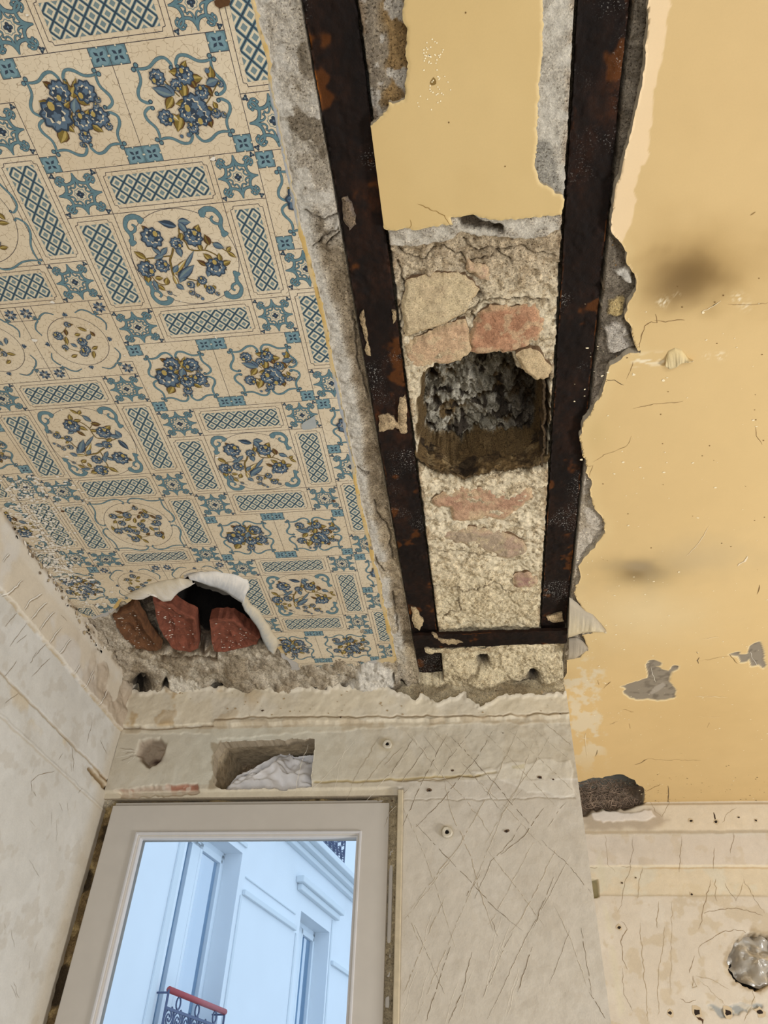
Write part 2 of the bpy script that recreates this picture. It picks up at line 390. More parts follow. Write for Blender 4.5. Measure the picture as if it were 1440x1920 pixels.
# paint lost down to grey plaster
g1 = [(423, 1055), (480, 1035), (560, 1010), (598, 1000), (595, 950), (585, 915), (600, 890), (640, 883), (690, 905), (680, 920), (650, 925), (690, 945), (735, 955), (760, 920), (800, 925), (790, 945), (755, 960), (735, 1020), (780, 1090), (775, 1120), (720, 1138), (660, 1145), (600, 1132), (520, 1138), (470, 1115), (440, 1085), (460, 1072)]
g2 = [(1120, 848), (1160, 835), (1190, 832), (1190, 850), (1240, 845), (1250, 800), (1270, 785), (1320, 765), (1345, 830), (1358, 920), (1340, 938), (1310, 915), (1260, 925), (1250, 880), (1215, 900), (1195, 900), (1180, 860)]
for g, sdn in ((g1, 3), (g2, 4)):
    m = sdpoly(fx, fy, rough(ZR2(g), .8, 4, sdn)); k = ss(-1, 1, m)
    Yc.h -= .0022*k; Yc.paint(k, rgb(136, 127, 112)); Yc.paint(k*ss(.2, .7, Yc.f(60, 3, 5)), rgb(112, 103, 90)); Yc.paint(ss(-2.5, -1, m)*(1-k)*.6, rgb(238, 222, 180))
Yc.paint(ss(-1, 1, sdpoly(fx, fy, ZR2([(610, 1100), (640, 1060), (700, 1030), (715, 1050), (670, 1085), (625, 1108)])))*.9, rgb(160, 152, 140))
# scraped pale filler along the corner of the window wall
fl = np.clip(ss(.05, .55, fbm(fx/22, fy/16, 4, 21)+.55-np.abs(fx-1098)/45), 0, 1)*ss(1225, 1245, fy)*ss(1480, 1380, fy)*ss(1150, 1120, fx)
Yc.paint(fl*.75, rgb(214, 204, 180))
fl2 = ss(.25, .6, fbm(fx/14, fy/30, 4, 25)+.3-np.abs(fx-1172)/30)*ss(640, 700, fy)*ss(900, 850, fy)*0
sc = ss(.35, .7, fbm(fx/30, fy/5, 3, 31))*np.exp(-((fy-675-(fx-1220)*-.08)/12)**2)*ss(1175, 1200, fx)*ss(1260, 1240, fx)
Yc.paint(sc*.8, rgb(240, 230, 205))
for (x, y, r, k) in [(1243, 567, 10, .8), (1270, 555, 6, .5), (1385, 560, 12, .7), (1352, 667, 8, .8), (1325, 668, 8, .4), (1400, 575, 10, .5)]:
    Yc.paint(np.exp(-(((fx-x)/r)**2+((fy-y)/(r*.8))**2))*ss(-.1, .4, fbm(fx/3, fy/3, 2, 9))*k, rgb(244, 236, 214))
crk = rgb(124, 96, 58); dk = rgb(70, 54, 36)
for i, (pts, w, cc) in enumerate([([(510, 870), (520, 800), (540, 740), (580, 715), (615, 720), (605, 670)], 1.0, crk), ([(600, 708), (700, 710), (780, 705)], .9, crk), ([(470, 1235), (560, 1215), (650, 1205), (770, 1190)], .9, crk),
        ([(300, 1060), (360, 1065), (415, 1095)], 1.0, dk), ([(470, 955), (455, 1010), (430, 1060)], .7, crk), ([(885, 655), (930, 635), (1000, 590)], 1.6, rgb(230, 215, 180)), ([(925, 640), (975, 605)], 1.1, dk),
        ([(1040, 612), (1150, 615), (1280, 600)], .6, crk), ([(1205, 1340), (1210, 1400), (1245, 1450)], .7, crk), ([(190, 1580), (230, 1575), (210, 1650)], .7, crk), ([(230, 1555), (330, 1500), (430, 1460), (460, 1400)], .6, crk), ([(1175, 75), (1205, 55)], 2.2, rgb(150, 120, 70))]):
    Yc.strip(ZR1(pts), w, cc, 1.0, 40+i)
for i, (pts, w, cc) in enumerate([([(850, 210), (900, 160), (960, 80), (995, 20)], 1.2, rgb(228, 212, 178)), ([(1175, 278), (1240, 215)], 3.5, rgb(226, 210, 180)), ([(1300, 460), (1317, 400)], 1.4, crk), ([(950, 748), (1055, 735)], 1.6, rgb(240, 222, 178)),
        ([(355, 1295), (405, 1275)], 1.2, crk), ([(440, 1200), (510, 1215)], 1.3, rgb(150, 116, 62)), ([(980, 1315), (995, 1285)], 1.3, crk), ([(515, 1555), (560, 1540), (597, 1518)], 2.4, rgb(110, 88, 58)), ([(597, 1515), (700, 1525), (940, 1525)], .9, crk), ([(925, 905), (918, 885), (930, 865)], 3.2, rgb(112, 96, 70)), ([(912, 828), (918, 840)], 2, dk),
        ([(728, 1690), (730, 1760), (725, 1850)], 2.6, rgb(96, 78, 52)), ([(262, 1500), (275, 1460)], 3, rgb(140, 122, 86)), ([(480, 1290), (485, 1320)], 1.6, crk), ([(360, 1020), (330, 1045), (315, 1065)], 1.8, crk), ([(275, 1010), (285, 1040)], 1.8, crk),
        ([(900, 1115), (1110, 1122)], 1.8, rgb(238, 222, 182)), ([(905, 1240), (1060, 1250)], 1.4, rgb(234, 212, 160)), ([(150, 1380), (240, 1390)], 1.5, rgb(230, 216, 190)), ([(200, 1350), (205, 1500)], 3, rgb(222, 204, 166)), ([(160, 1380), (215, 1385)], 2.5, rgb(222, 204, 166)), ([(580, 1730), (680, 1680)], 1.6, rgb(150, 120, 74)), ([(1175, 905), (1125, 845)], 1.5, rgb(120, 96, 60)), ([(820, 1480), (805, 1485)], 1.4, crk), ([(1140, 850), (1000, 880), (930, 885)], .7, crk), ([(620, 930), (630, 980), (652, 1030)], 1.0, rgb(220, 214, 200)), ([(1255, 830), (1275, 880), (1300, 915)], 1.0, rgb(220, 214, 200))]):
    Yc.strip(ZR2(pts), w, cc, 1.0, 70+i, lift=.0007)
rr = random.Random(5)
for i in range(420):   # lime spatter
    y = rr.uniform(1080, 1505) if i < 330 else rr.uniform(560, 1080); x = rr.uniform(1075, 1440) if rr.random() < .6 else 1075+abs(rr.gauss(0, 110))
    if x > 1440: continue
    u, v = Yc.un(x, y); Yc.spot(u, v, rr.choice([.0006, .0009, .0012, .0016, .0026]), rgb(238, 224, 188), i, 7, .0006, rr.uniform(.35, 1), rr.uniform(-.3, .3))
for i in range(150):   # dark spatter near the back wall
    y = 1520-abs(rr.gauss(0, 35)); x = rr.uniform(1090, 1440); u, v = Yc.un(x, y); Yc.spot(u, v, rr.choice([.001, .0015, .0025]), rgb(104, 84, 50), i, 7, .0006, rr.uniform(.4, 1))
for i in range(40):
    x, y = rr.uniform(1120, 1440), rr.uniform(450, 1080); u, v = Yc.un(x, y); Yc.spot(u, v, rr.choice([.0008, .0012]), rgb(120, 92, 50), i, 7, .0006)
ceiling = Yc.build('ceiling', M_yellow, None, .016, rgb(196, 184, 162)); tag(ceiling, kind='structure')
# small blown plaster chip on the ceiling
# ---- yellow panel left between the joists
pan = Z3([(530, -60), (530, 0), (520, 70), (535, 130), (530, 200), (535, 270), (525, 358), (470, 365), (460, 400), (405, 450), (380, 490), (385, 560), (410, 640), (425, 740), (430, 790), (455, 815), (480, 820), (545, 812), (570, 820), (700, 800), (690, 775), (735, 770), (760, 765), (800, 775), (860, 785), (980, 775), (1085, 765), (1095, 720), (1080, 690), (1040, 665), (1005, 640), (990, 590), (1000, 480), (1005, 330), (1018, 150), (1020, 0), (1020, -60)])
Pn = Surf('Z', 1.0, ar(-.10, .16, .0018), np.concatenate([ar(-.4, .19, .01)[:-1], ar(.19, .62, .0018)]))
Pn.sd = np.where(Pn.V < .232, np.minimum(Pn.U+.040, .111-Pn.U)*1000, Pn.poly(pan, 1.7, 4, 3, 60))
Pn.c[:] = rgb(207, 180, 126); Pn.paint(np.clip(.5+Pn.f(8, 3, 4), 0, 1)*.25, rgb(197, 168, 112)); Pn.h += .0008*Pn.f(10, 3, 6)
ed = Pn.sd; Pn.h -= .0015*ss(5, 0, ed); Pn.paint(ss(5, 0, ed)*.5, rgb(226, 204, 148))
q3 = Z3
for x, y, r, c in [(630, 290, .0042, (130, 104, 54)), (685, 435, .001, (110, 84, 44)), (885, 590, .001, (120, 90, 44)), (745, 45, .001, (110, 84, 44))]:
    a = Z3([(x, y)])[0]; u, v = Pn.un(*a); Pn.spot(u, v, r, rgb(*c), 3)
for i in range(60):
    a = Z3([(630+rr.gauss(0, 25), rr.choice([200, 310])+rr.gauss(0, 30))])[0]; u, v = Pn.un(*a); Pn.spot(u, v, .0009, rgb(248, 236, 200), i, 6)
Pn.strip(Z3([(575, 725), (620, 745), (670, 765), (690, 800)]), 1.0, rgb(150, 120, 68), 1, 5); Pn.strip(Z3([(545, 812), (552, 800), (548, 780)]), .8, rgb(150, 120, 68), 1, 6)
pp = Pn.build('ceiling_panel', M_yellow, None, .012, rgb(190, 176, 150)); tag(pp, 'smooth yellow painted plaster panel left between the two rusty beams', 'plaster panel')

# ---- masonry infill around and between the beams
BLx, BRx = (-.1600, -.1000), (.1520, .2110)
S = Surf('Z', 1.0, ar(-.245, .30, .0018), np.concatenate([ar(-.4, .15, .008)[:-1], ar(.15, 1.85, .0018)]))
x, y, U, V = S.px, S.py, S.U, S.V
f1, f2, f3, f4 = S.f(14, 5, 1), S.f(50, 4, 2), S.f(160, 3, 3), S.f(28, 4, 11)
S.h = -.015+.0075*f1+.0042*f2+.0024*f3
S.c[:] = rgb(240, 226, 196); S.paint(ss(-.1, .5, f1)*.4, rgb(214, 196, 164)); S.paint(ss(.2, .6, f2)*.45, rgb(176, 156, 124)); S.paint(ss(.1, .5, f4)*.5, rgb(228, 214, 184)); S.paint(ss(.25, .5, S.f(110, 3, 66))*.5, rgb(140, 120, 90))
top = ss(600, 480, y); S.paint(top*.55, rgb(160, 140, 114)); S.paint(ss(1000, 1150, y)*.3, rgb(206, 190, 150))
S.paint(np.exp(-(((x-895)/14)**2+((y-562)/9)**2))*.8, rgb(74, 64, 50)); S.h -= .006*np.exp(-(((x-895)/12)**2+((y-562)/8)**2))
# ledges and creases in the mortar
for k, (pts, w, d) in enumerate([([(760, 640), (820, 620), (880, 590), (940, 568), (1030, 575)], 3, .006), ([(740, 470), (790, 500), (830, 470), (880, 500), (960, 470), (1045, 490)], 2.5, .005), ([(820, 1040), (880, 1045), (960, 1060)], 2, .003), ([(830, 1170), (865, 1150), (860, 1130)], 2.5, .003), ([(745, 500), (760, 560), (748, 620)], 3, .006), ([(890, 640), (884, 600), (900, 575)], 3, .006), ([(830, 900), (900, 893), (1000, 896)], 3, .005), ([(870, 1262), (900, 1250), (915, 1240)], 4, .008), ([(835, 1110), (870, 1120), (930, 1100), (960, 1120)], 2, .003), ([(870, 460), (900, 480), (920, 470), (960, 500)], 3, .005)]):
    m = S.line(pts, 2.5, 6, 50+k); kk = ss(w, 0, m); S.h -= d*kk; S.paint(kk*.6, rgb(92, 78, 58))  # each crease is sunk and its shade painted in darker
# raised ragged slab at the top, under the broken yellow panel
m = S.poly([(722, 432), (860, 405), (1056, 402), (1052, 440), (1000, 452), (930, 447), (900, 450), (862, 440), (850, 455), (775, 466), (730, 465)], 1.6, 5, 6); k = ss(-2, 1.5, m)
S.h = S.h*(1-k)+(-.006+.003*f2)*k; S.paint(k, rgb(214, 206, 190)); S.paint(k*ss(.1, .5, f2)*.6, rgb(165, 155, 140))
m = S.poly([(858, 408), (880, 404), (905, 420), (945, 432), (945, 442), (900, 436), (868, 432)], 1.5, 4, 7); S.h -= .012*ss(-2, 2, m); S.paint(ss(-1.5, 1.5, m)*.85, rgb(58, 48, 36))
# grey/tan plaster left of the panel and white plaster right of it
m = S.poly([(660, -40), (770, -40), (768, 250), (690, 262), (676, 200)], 1.5, 6, 8); k = ss(-2, 2, m)
S.h = S.h*(1-k)+(-.010+.003*f1+.0012*f2)*k; S.paint(k, rgb(142, 130, 112)); S.paint(k*ss(.0, .3, S.f(22, 4, 15))*ss(700, 725, x), rgb(138, 112, 74)); S.paint(k*ss(.25, .35, S.f(30, 4, 19))*.9, rgb(188, 182, 172)); S.paint(k*ss(8, 0, S.line([(692, -20), (690, 90), (700, 160), (704, 230)], 2, 8, 3))*.4, rgb(90, 82, 72))
m = S.poly([(1010, -40), (1086, -40), (1070, 200), (1062, 380), (1040, 372), (1000, 330), (995, 250), (1008, 120)], 1.5, 6, 9); k = ss(-2, 2, m)
S.h = S.h*(1-k)+(-.007+.0016*f2+.001*f3)*k; S.paint(k, rgb(216, 209, 194)); S.paint(k*ss(.2, .6, f2)*.5, rgb(176, 167, 152)); S.paint(k*ss(262, 275, y)*ss(1045, 1030, x-.25*(y-290))*.8, rgb(150, 146, 136))
# recess
hole = Z4([(455, 330), (470, 270), (520, 245), (600, 238), (660, 205), (740, 195), (830, 205), (860, 270), (940, 300), (985, 290), (985, 500), (975, 660), (900, 680), (760, 690), (690, 700), (640, 726), (560, 700), (490, 690), (440, 650), (435, 560), (440, 400)])
m = S.poly(hole, 2.2, 6, 12, 60); k = np.clip((m+2+1.5*S.f(220, 2, 91))/17, 0, 1); dep = k*(.100+.004*f1)+ss(0, .2, k)*.004
S.h = S.h-dep+ss(12, 17, m)*(.010*f2+.006*f3)
kt = ss(13, 17, m)
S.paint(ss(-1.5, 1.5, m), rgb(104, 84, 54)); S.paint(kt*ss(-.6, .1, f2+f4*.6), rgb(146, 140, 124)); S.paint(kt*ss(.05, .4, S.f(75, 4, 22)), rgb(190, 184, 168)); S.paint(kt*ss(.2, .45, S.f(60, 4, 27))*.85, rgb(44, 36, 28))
S.paint(kt*ss(930, 1000, x)*.6, rgb(50, 42, 34)); S.paint(kt*ss(715, 690, y)*.4, rgb(50, 42, 34))  # shadow painted onto the recess top at the right; upper side darkened too
for a, b in ((BLx, 1.80), (BRx, 1.60)):
    for ex, sg in ((a[0], -1), (a[1], 1)):
        if ex in BLx or ex in BRx:
            d = (U-ex)*sg; g = ss(.0045+.0015*S.f(120, 3, 5), .0005, d)*(d > -.002)*(V < b); S.h -= .035*g; S.paint(g, rgb(40, 32, 26))
            g2_ = ss(.014, .003, d)*(d > 0)*(V < b); S.paint(g2_*.35*ss(-.3, .5, f2), rgb(96, 66, 38))
    S.h = np.where((U > a[0]-.001) & (U < a[1]+.001) & (V < b), -.085, S.h)
# strip of plaster left of the left beam
k = ss(.002, -.002, U-BLx[0]+.0035)
S.h = np.where(k > .5, S.h*0-.010+.005*f1+.0032*f2+.0016*f3, S.h)
S.paint(k, rgb(196, 188, 174)); S.paint(k*ss(-.1, .4, f1)*.75, rgb(158, 147, 130)); S.paint(k*ss(.2, .45, f2)*.75, rgb(216, 210, 198)); S.paint(k*ss(.3, .5, S.f(36, 3, 67))*.8, rgb(112, 100, 82))
lw = ss(.015, -.003, U-(-.198+.012*S.f(9, 3, 33)))
S.paint(k*ss(300, 420, y)*lw*.9, rgb(204, 198, 186)); S.paint(k*ss(60, 0, y-x*0)*0, rgb(0, 0, 0))
kb = k*ss(430, 500, y)*(1-lw); S.h -= .009*kb; S.paint(kb*.85, rgb(140, 124, 100)); S.paint(kb*ss(.0, .5, f2)*.6, rgb(104, 90, 70)); S.paint(k*ss(900, 1050, y)*ss(-.1, .3, f4)*.6, rgb(184, 166, 136))
S.paint(k*ss(500, 380, y)*ss(.012, .0, np.abs(U+.213))*.6, rgb(212, 208, 198))
S.paint(k*ss(-.155, -.175, -(-U)-.0)*0, rgb(0, 0, 0))
m = S.line([(570, 400), (600, 420), (640, 410), (650, 400)], 2, 6, 61); S.h -= .005*ss(4, 0, m)*k; S.paint(ss(4, 0, m)*k*.6, rgb(90, 80, 66))
for j, pts in enumerate([[(585, 470), (640, 430)], [(610, 470), (640, 440)], [(660, 600), (668, 690), (690, 760)], [(655, 880), (690, 900)], [(690, 1040), (720, 1080)], [(700, 950), (725, 1000), (735, 1060)], [(735, 1120), (745, 1190)]]):
    m = S.line(pts, 2, 6, 80+j); S.h -= .005*ss(3.5, 0, m)*k; S.paint(ss(3, 0, m)*k*.7, rgb(84, 74, 60))
# right of the right beam
k = ss(-.002, .002, U-BRx[1]-.0035)
S.h = np.where(k > .5, -.013+.004*f1+.003*f2+.0015*f3, S.h)
S.paint(k, rgb(118, 108, 94)); S.paint(k*ss(0, .5, f2)*.6, rgb(84, 76, 64)); S.paint(k*ss(.2, .5, f4)*.5, rgb(148, 138, 122))
for pts, cc in [([(360, 430), (420, 410), (460, 405), (470, 500), (430, 490)], (208, 202, 190)), ([(330, 610), (380, 590), (430, 600), (410, 690), (380, 700), (325, 690)], (182, 160, 112)), ([(300, 760), (360, 735), (430, 770), (470, 850), (490, 890), (400, 915), (330, 920)], (182, 174, 162)), ([(340, 175), (385, 200), (370, 225)], (190, 184, 172))]:
    m = S.poly(ZR1(pts), 1.2, 5, 14); S.paint(ss(-2, 2, m)*k, rgb(*cc)); S.h += .004*ss(-2, 2, m)*k
lo = k*ss(690, 720, y); S.paint(lo*.85, rgb(150, 138, 124)); S.paint(k*ss(860, 900, y)*.8, rgb(206, 196, 180)); S.paint(k*ss(860, 900, y)*ss(.0, .4, f4)*.7, rgb(170, 156, 134)); S.paint(k*ss(1110, 1130, y)*.75, rgb(164, 152, 134)); S.h += .004*lo
# bottom: mortar curling down onto the window wall
d = ss(1.69, 1.83, V)*(U < .213); S.h += d*(.035+.012*f1)+ss(1.66, 1.7, V)*(U < .213)*.003
S.paint(ss(1215, 1245, y)*.3, rgb(200, 184, 150)); S.paint(ss(1250, 1300, y)*ss(0, .4, f2)*.6, rgb(150, 132, 104)); S.paint(ss(1225, 1260, y)*ss(800, 760, x)*.7, rgb(176, 164, 146))
for (cx, cy, rx, ry) in [(985, 1278, 22, 9), (1048, 1282, 12, 9), (1000, 1265, 10, 6), (752, 1282, 9, 14), (905, 1245, 10, 5)]:
    w = ((x-cx)/rx)**2+((y-cy)/ry)**2; g = np.exp(-w*1.1)*(1+.4*f2); S.h -= .03*np.clip(g, 0, 1); S.paint(np.clip(g*1.2, 0, 1), rgb(40, 34, 28))
S.h = np.where((V > 1.57) & (V < 1.668) & (U > -.17) & (U < .225), np.minimum(S.h, -.007), S.h)
S.sd = np.where(U < -.218, -1, 1)*np.abs(U+.218)*1000
S.sd = np.where(U > .26, 50., (U+.2235)*1000)
infill = empty('masonry_infill', (0.02, 1.0, 1.0)); tag(infill, 'sandy rubble mortar bed around and between the two rusty ceiling beams', 'masonry')
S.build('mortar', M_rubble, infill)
# real inner faces of the recess: the far face and the face beside the right beam
fb = [onZ(a, b_)[:2] for a, b_ in ((776, 862), (782, 878), (805, 896), (837, 901), (873, 911), (905, 900), (930, 896), (992, 890), (1027, 878), (1034, 866))]
Q = Surf('Y', 1.0, ar(fb[0][0]+.002, fb[-1][0]-.002, .0016), ar(1.004, 1.112, .0016))
yb = np.interp(Q.U, [p[0] for p in fb], [p[1] for p in fb])-.010
Q.h = 1.0-yb+.005*Q.f(28, 4, 93)+.0030*Q.f(90, 4, 94)+.0015*Q.f(220, 3, 95)+.10*(np.maximum(0, np.abs(Q.U-.03)-.085))
Q.c[:] = rgb(112, 90, 58); Q.paint(ss(-.1, .4, Q.f(40, 4, 96))*.8, rgb(74, 58, 38)); Q.paint(ss(.2, .5, Q.f(70, 4, 97))*.6, rgb(158, 136, 98)); Q.paint(ss(.3, .6, Q.f(25, 3, 98))*.7, rgb(46, 36, 26))
Q.sd = (Q.V-1.0125-.0035*Q.f(60, 4, 99)-.002*Q.f(180, 3, 90))*1000
Q.build('recess_face', M_rough, infill, .004, rgb(96, 78, 52))
Q = Surf('X', .1375, ar(.79, 1.035, .002), ar(1.004, 1.112, .002)); Q.h = .004*Q.f(28, 4, 193)+.0025*Q.f(90, 4, 194); Q.c[:] = rgb(88, 70, 46); Q.paint(ss(-.1, .4, Q.f(40, 4, 196))*.8, rgb(54, 42, 30))  # shaded copy of the far face: same brown, darkened in the colour
Q.sd = (Q.V-1.0125-.003*Q.f(60, 4, 199))*1000
Q.build('recess_face', M_rough, infill, .004, rgb(80, 64, 44))
def stone(name, pts, col, col2, seed, h0=-.010, amp=1.6):
    P_ = np.array(pts); a = [onZ(px_, py_) for px_, py_ in pts]; ux = [q[0] for q in a]; vy = [q[1] for q in a]
    T = Surf('Z', 1.0, ar(min(ux)-.008, max(ux)+.008, .0016), ar(min(vy)-.008, max(vy)+.008, .0016))
    T.sd = T.poly(pts, amp, 5, seed); T.h = h0+.002*T.f(30, 4, seed)+.0014*T.f(110, 3, seed+3)-.005*ss(7, 0, T.sd)
    T.c[:] = rgb(*col); T.paint(ss(0, .5, T.f(24, 4, seed+1))*.7, rgb(*col2)); T.paint(ss(9, 0, T.sd+4*T.f(60, 3, seed))*.6, rgb(186, 164, 128)); T.paint(ss(.2, .5, T.f(70, 4, seed+7))*.5, rgb(196, 178, 142))
    o = T.build('stone', M_stone, infill, .02, rgb(120, 96, 72)); o['label'] = name; return o
stone('brick-red flat stone above the recess', Z4([(660, 110), (690, 40), (740, 0), (820, 10), (930, -10), (965, 60), (955, 140), (850, 190), (700, 205), (655, 195), (650, 150)]), (176, 134, 104), (158, 114, 86), 31)
stone('pinkish buff stone left of the red one', Z4([(380, 160), (470, 120), (560, 75), (640, 60), (655, 100), (665, 190), (620, 235), (520, 240), (450, 265), (395, 230)]), (188, 158, 126), (178, 146, 116), 32)
stone('long pink stone below the recess', Z4([(500, 800), (560, 765), (660, 750), (780, 740), (910, 745), (920, 790), (830, 860), (800, 880), (700, 880), (590, 885), (575, 835), (510, 825)]), (182, 148, 120), (166, 128, 104), 33)
stone('grey-pink spalled stone with a dark crevice', Z4([(510, 955), (580, 925), (660, 912), (780, 930), (880, 970), (895, 1020), (870, 1040), (780, 1040), (690, 1000), (600, 980)]), (164, 146, 124), (172, 144, 124), 34, -.012)
stone('small mauve stone', Z4([(835, 1110), (880, 1097), (930, 1105), (938, 1145), (890, 1160), (840, 1158)]), (164, 132, 116), (150, 116, 104), 35)
stone('faint reddish stone at the top', Z4([(640, 60-250), (700, 80-250), (745, 100-250), (740, 150-250), (690, 140-250), (640, 100-250)]), (184, 154, 128), (188, 162, 134), 36, -.009)
stone('pale buff lump hanging at the rim of the recess', Z4([(845, 190), (880, 170), (940, 175), (965, 215), (995, 250), (980, 285), (935, 298), (885, 265), (860, 225)]), (192, 170, 134), (170, 146, 112), 37, .000)
stone('pale mortar slab above the recess', Z4([(395, -100), (520, -130), (640, -120), (700, -60), (640, 40), (520, 90), (390, 130), (375, 20)]), (198, 180, 146), (180, 160, 128), 38, -.009)

# ---- rusty steel
def flange(name, xa, xb, ya, yb, z, seed, parent, thick=.009, jag=.4):
    T = Surf('Z', z, ar(xa-.004, xb+.004, .0018), ar(ya, yb, .0022))
    wob = .0006*fbm(T.V*30, T.V*0, 3, seed)+.0005*fbm(T.V*120, T.V*0+5, 3, seed)
    T.sd = np.minimum(np.minimum(T.U-xa+wob*jag*2, xb-T.U+wob*jag*2), np.minimum(T.V-ya-.002, yb-.002-T.V))*1000
    T.h = .0012*T.f(25, 4, seed)+.0007*T.f(110, 3, seed+2)+.0015*ss(.25, .5, T.f(40, 3, seed+5))
    spk = ss(.25, .7, T.f(9, 3, seed+9)); 
    T.c[:] = 0; T.c[..., 0] = spk*.9; T.c[..., 1] = ss(.5, .75, T.f(20, 4, seed+4))*.5+ss(2.2, .3, T.sd)*ss(.1, .5, T.f(9, 3, seed+6))*.7
    return T.build(name, M_steel, parent, thick, np.array([0, .12, 0]))
def beam(xa, xb, ya, yb, z, seed, label):
    e = empty('steel_beam', ((xa+xb)/2, (ya+yb)/2, z)); tag(e, label, 'beam', 'rusty ceiling beams')
    flange('bottom_flange', xa, xb, ya, yb, z, seed, e)
    xm = (xa+xb)/2; m = MB(); m.box((xm-.003, ya, z+.008), (xm+.003, yb, z+.115)); m.build('web', M_steel, e)
    m = MB(); m.box((xa, ya, z+.115), (xb, yb, z+.123)); m.build('top_flange', M_steel, e); return e
bl = beam(-.1605, -.1000, -.45, 1.795, 1.014, 3, 'long rusty steel ceiling beam beside the blue patterned wallpaper')
br = beam(.1525, .2095, -.45, 1.64, 1.014, 21, 'long rusty steel ceiling beam beside the torn yellow ceiling')
cp = empty('steel_crossbar', (.026, 1.62, 1.0)); tag(cp, 'short rusty steel flat bar crossing under both beam ends', 'steel bar')
flange('bar', -.158, .2125, 1.580, 1.644, .9955, 44, cp, .008, .8)
def dab(parent, pts, col, seed, z, name='mortar_residue', h0=.003):
    a = [onZ(px_, py_, z) for px_, py_ in pts]; ux = [q[0] for q in a]; vy = [q[1] for q in a]
    T = Surf('Z', z, ar(min(ux)-.006, max(ux)+.006, .0012), ar(min(vy)-.006, max(vy)+.006, .0012))
    T.sd = T.poly(pts, 1.3, 4, seed); T.h = h0*ss(0, 6, T.sd)+.0015*T.f(90, 4, seed)+.001
    T.c[:] = rgb(*col); T.paint(ss(0, .5, T.f(60, 3, seed))*.5, rgb(150, 128, 98))
    return T.build(name, M_rubble, parent, .006, rgb(*col)*.8)
dab(bl, Z4([(282, 435), (330, 430), (360, 465), (370, 360), (392, 350), (400, 400), (402, 500), (375, 505), (350, 480), (330, 490), (285, 500)]), (196, 172, 136), 5, 1.012)
dab(bl, Z4([(415, 1215), (440, 1225), (468, 1275), (450, 1315), (430, 1300)]), (200, 178, 140), 6, 1.012)
dab(br, Z4([(968, 1255), (1035, 1240), (1042, 1275), (1000, 1282), (985, 1275)]), (200, 176, 138), 7, 1.012)
dab(cp, Z4([(500, 1325), (530, 1345), (600, 1352), (640, 1362), (600, 1372), (540, 1362)]), (190, 168, 132), 8, .9935)
dab(cp, Z4([(470, 1385), (560, 1388), (700, 1385), (760, 1380), (745, 1400), (640, 1402), (540, 1405), (480, 1405)]), (206, 190, 156), 9, .9935)
dab(bl, Z4([(205, 30), (222, 0), (228, 60), (240, 110), (252, 190), (232, 180), (222, 100)]), (180, 158, 122), 10, 1.012)
dab(bl, Z4([(336, 0), (352, 5), (356, 40), (342, 60)]), (180, 158, 122), 12, 1.012)
bar_dab = dab(bl, [(640, 372), (652, 368), (664, 392), (668, 420), (655, 432), (645, 415)], (118, 104, 92), 11, 1.012, 'scale_patch')

# ---- plaster carrying the wallpaper
right_edge = [(455, -60), (470, 0), (484, 60), (500, 110), (503, 160), (518, 240), (538, 330), (556, 420), (570, 470), (590, 545), (606, 610), (620, 690), (640, 780), (656, 860), (668, 930), (682, 990), (704, 1080), (722, 1165), (736, 1230)]
paper_bottom = [(700, 1238), (680, 1243), (668, 1262), (650, 1270), (640, 1284), (600, 1284), (572, 1280), (566, 1262), (560, 1245), (548, 1238), (536, 1230), (530, 1214), (513, 1194), (500, 1175), (491, 1158), (472, 1142), (462, 1130), (449, 1111), (456, 1100), (462, 1093), (440, 1082), (420, 1076), (408, 1072), (380, 1071), (352, 1074), (338, 1083), (310, 1090), (280, 1097), (262, 1106), (249, 1113), (238, 1124), (228, 1120), (206, 1144), (190, 1150), (175, 1155), (158, 1150)]
wall_side = [(144, 1149), (120, 1120), (96, 1086), (70, 1052), (40, 1012), (20, 985), (0, 950), (-40, 900), (-800, -200), (-800, -900), (430, -900)]
paper_poly_px = rough(right_edge, .8, 5, 2, False)+rough(paper_bottom, 1.2, 4, 3, False)+wall_side
T = Surf('Z', 1.0, ar(-.965, -.205, .0022), ar(-.3, 1.80, .0022))
base_poly = [(x_+(7 if i < len(right_edge) else 0), y_) for i, (x_, y_) in enumerate(right_edge)]+[(742, 1240), (735, 1262)]+[(702, 1256), (664, 1280), (640, 1290), (560, 1290), (548, 1262)]+[(x_-5, y_+6) for x_, y_ in paper_bottom[9:18]]+[(x_, y_+7) for x_, y_ in paper_bottom[18:]]+wall_side
T.sd = np.where((T.V > .12), T.poly(base_poly, 1.3, 5, 17, 80), (-.215-T.U)*1000)
T.h = -.0004+.0003*np.clip(T.f(40, 3, 4), -1, 1)
ed = T.sd; T.c[:] = rgb(200, 178, 136); T.paint(ss(.0, .4, T.f(20, 4, 5)), rgb(196, 164, 100))
rgt = ss(T.U*0-.27, -.25, T.U)
gb = ss(140, 170, T.py)*ss(440, 410, T.py)+ss(690, 720, T.py)*ss(900, 850, T.py)
T.paint(rgt*np.clip(gb, 0, 1), rgb(160, 164, 168)); T.paint(ss(3.5, 1.5, ed)*rgt*.8, rgb(206, 178, 116)); T.paint(ss(1050, 1080, T.py)*(1-rgt)*ss(0, .3, T.f(16, 3, 9)), rgb(176, 172, 166))
paper_h = T
backing = T.build('ceiling', M_plaster, None, .018, rgb(208, 200, 186)); tag(backing, kind='structure')

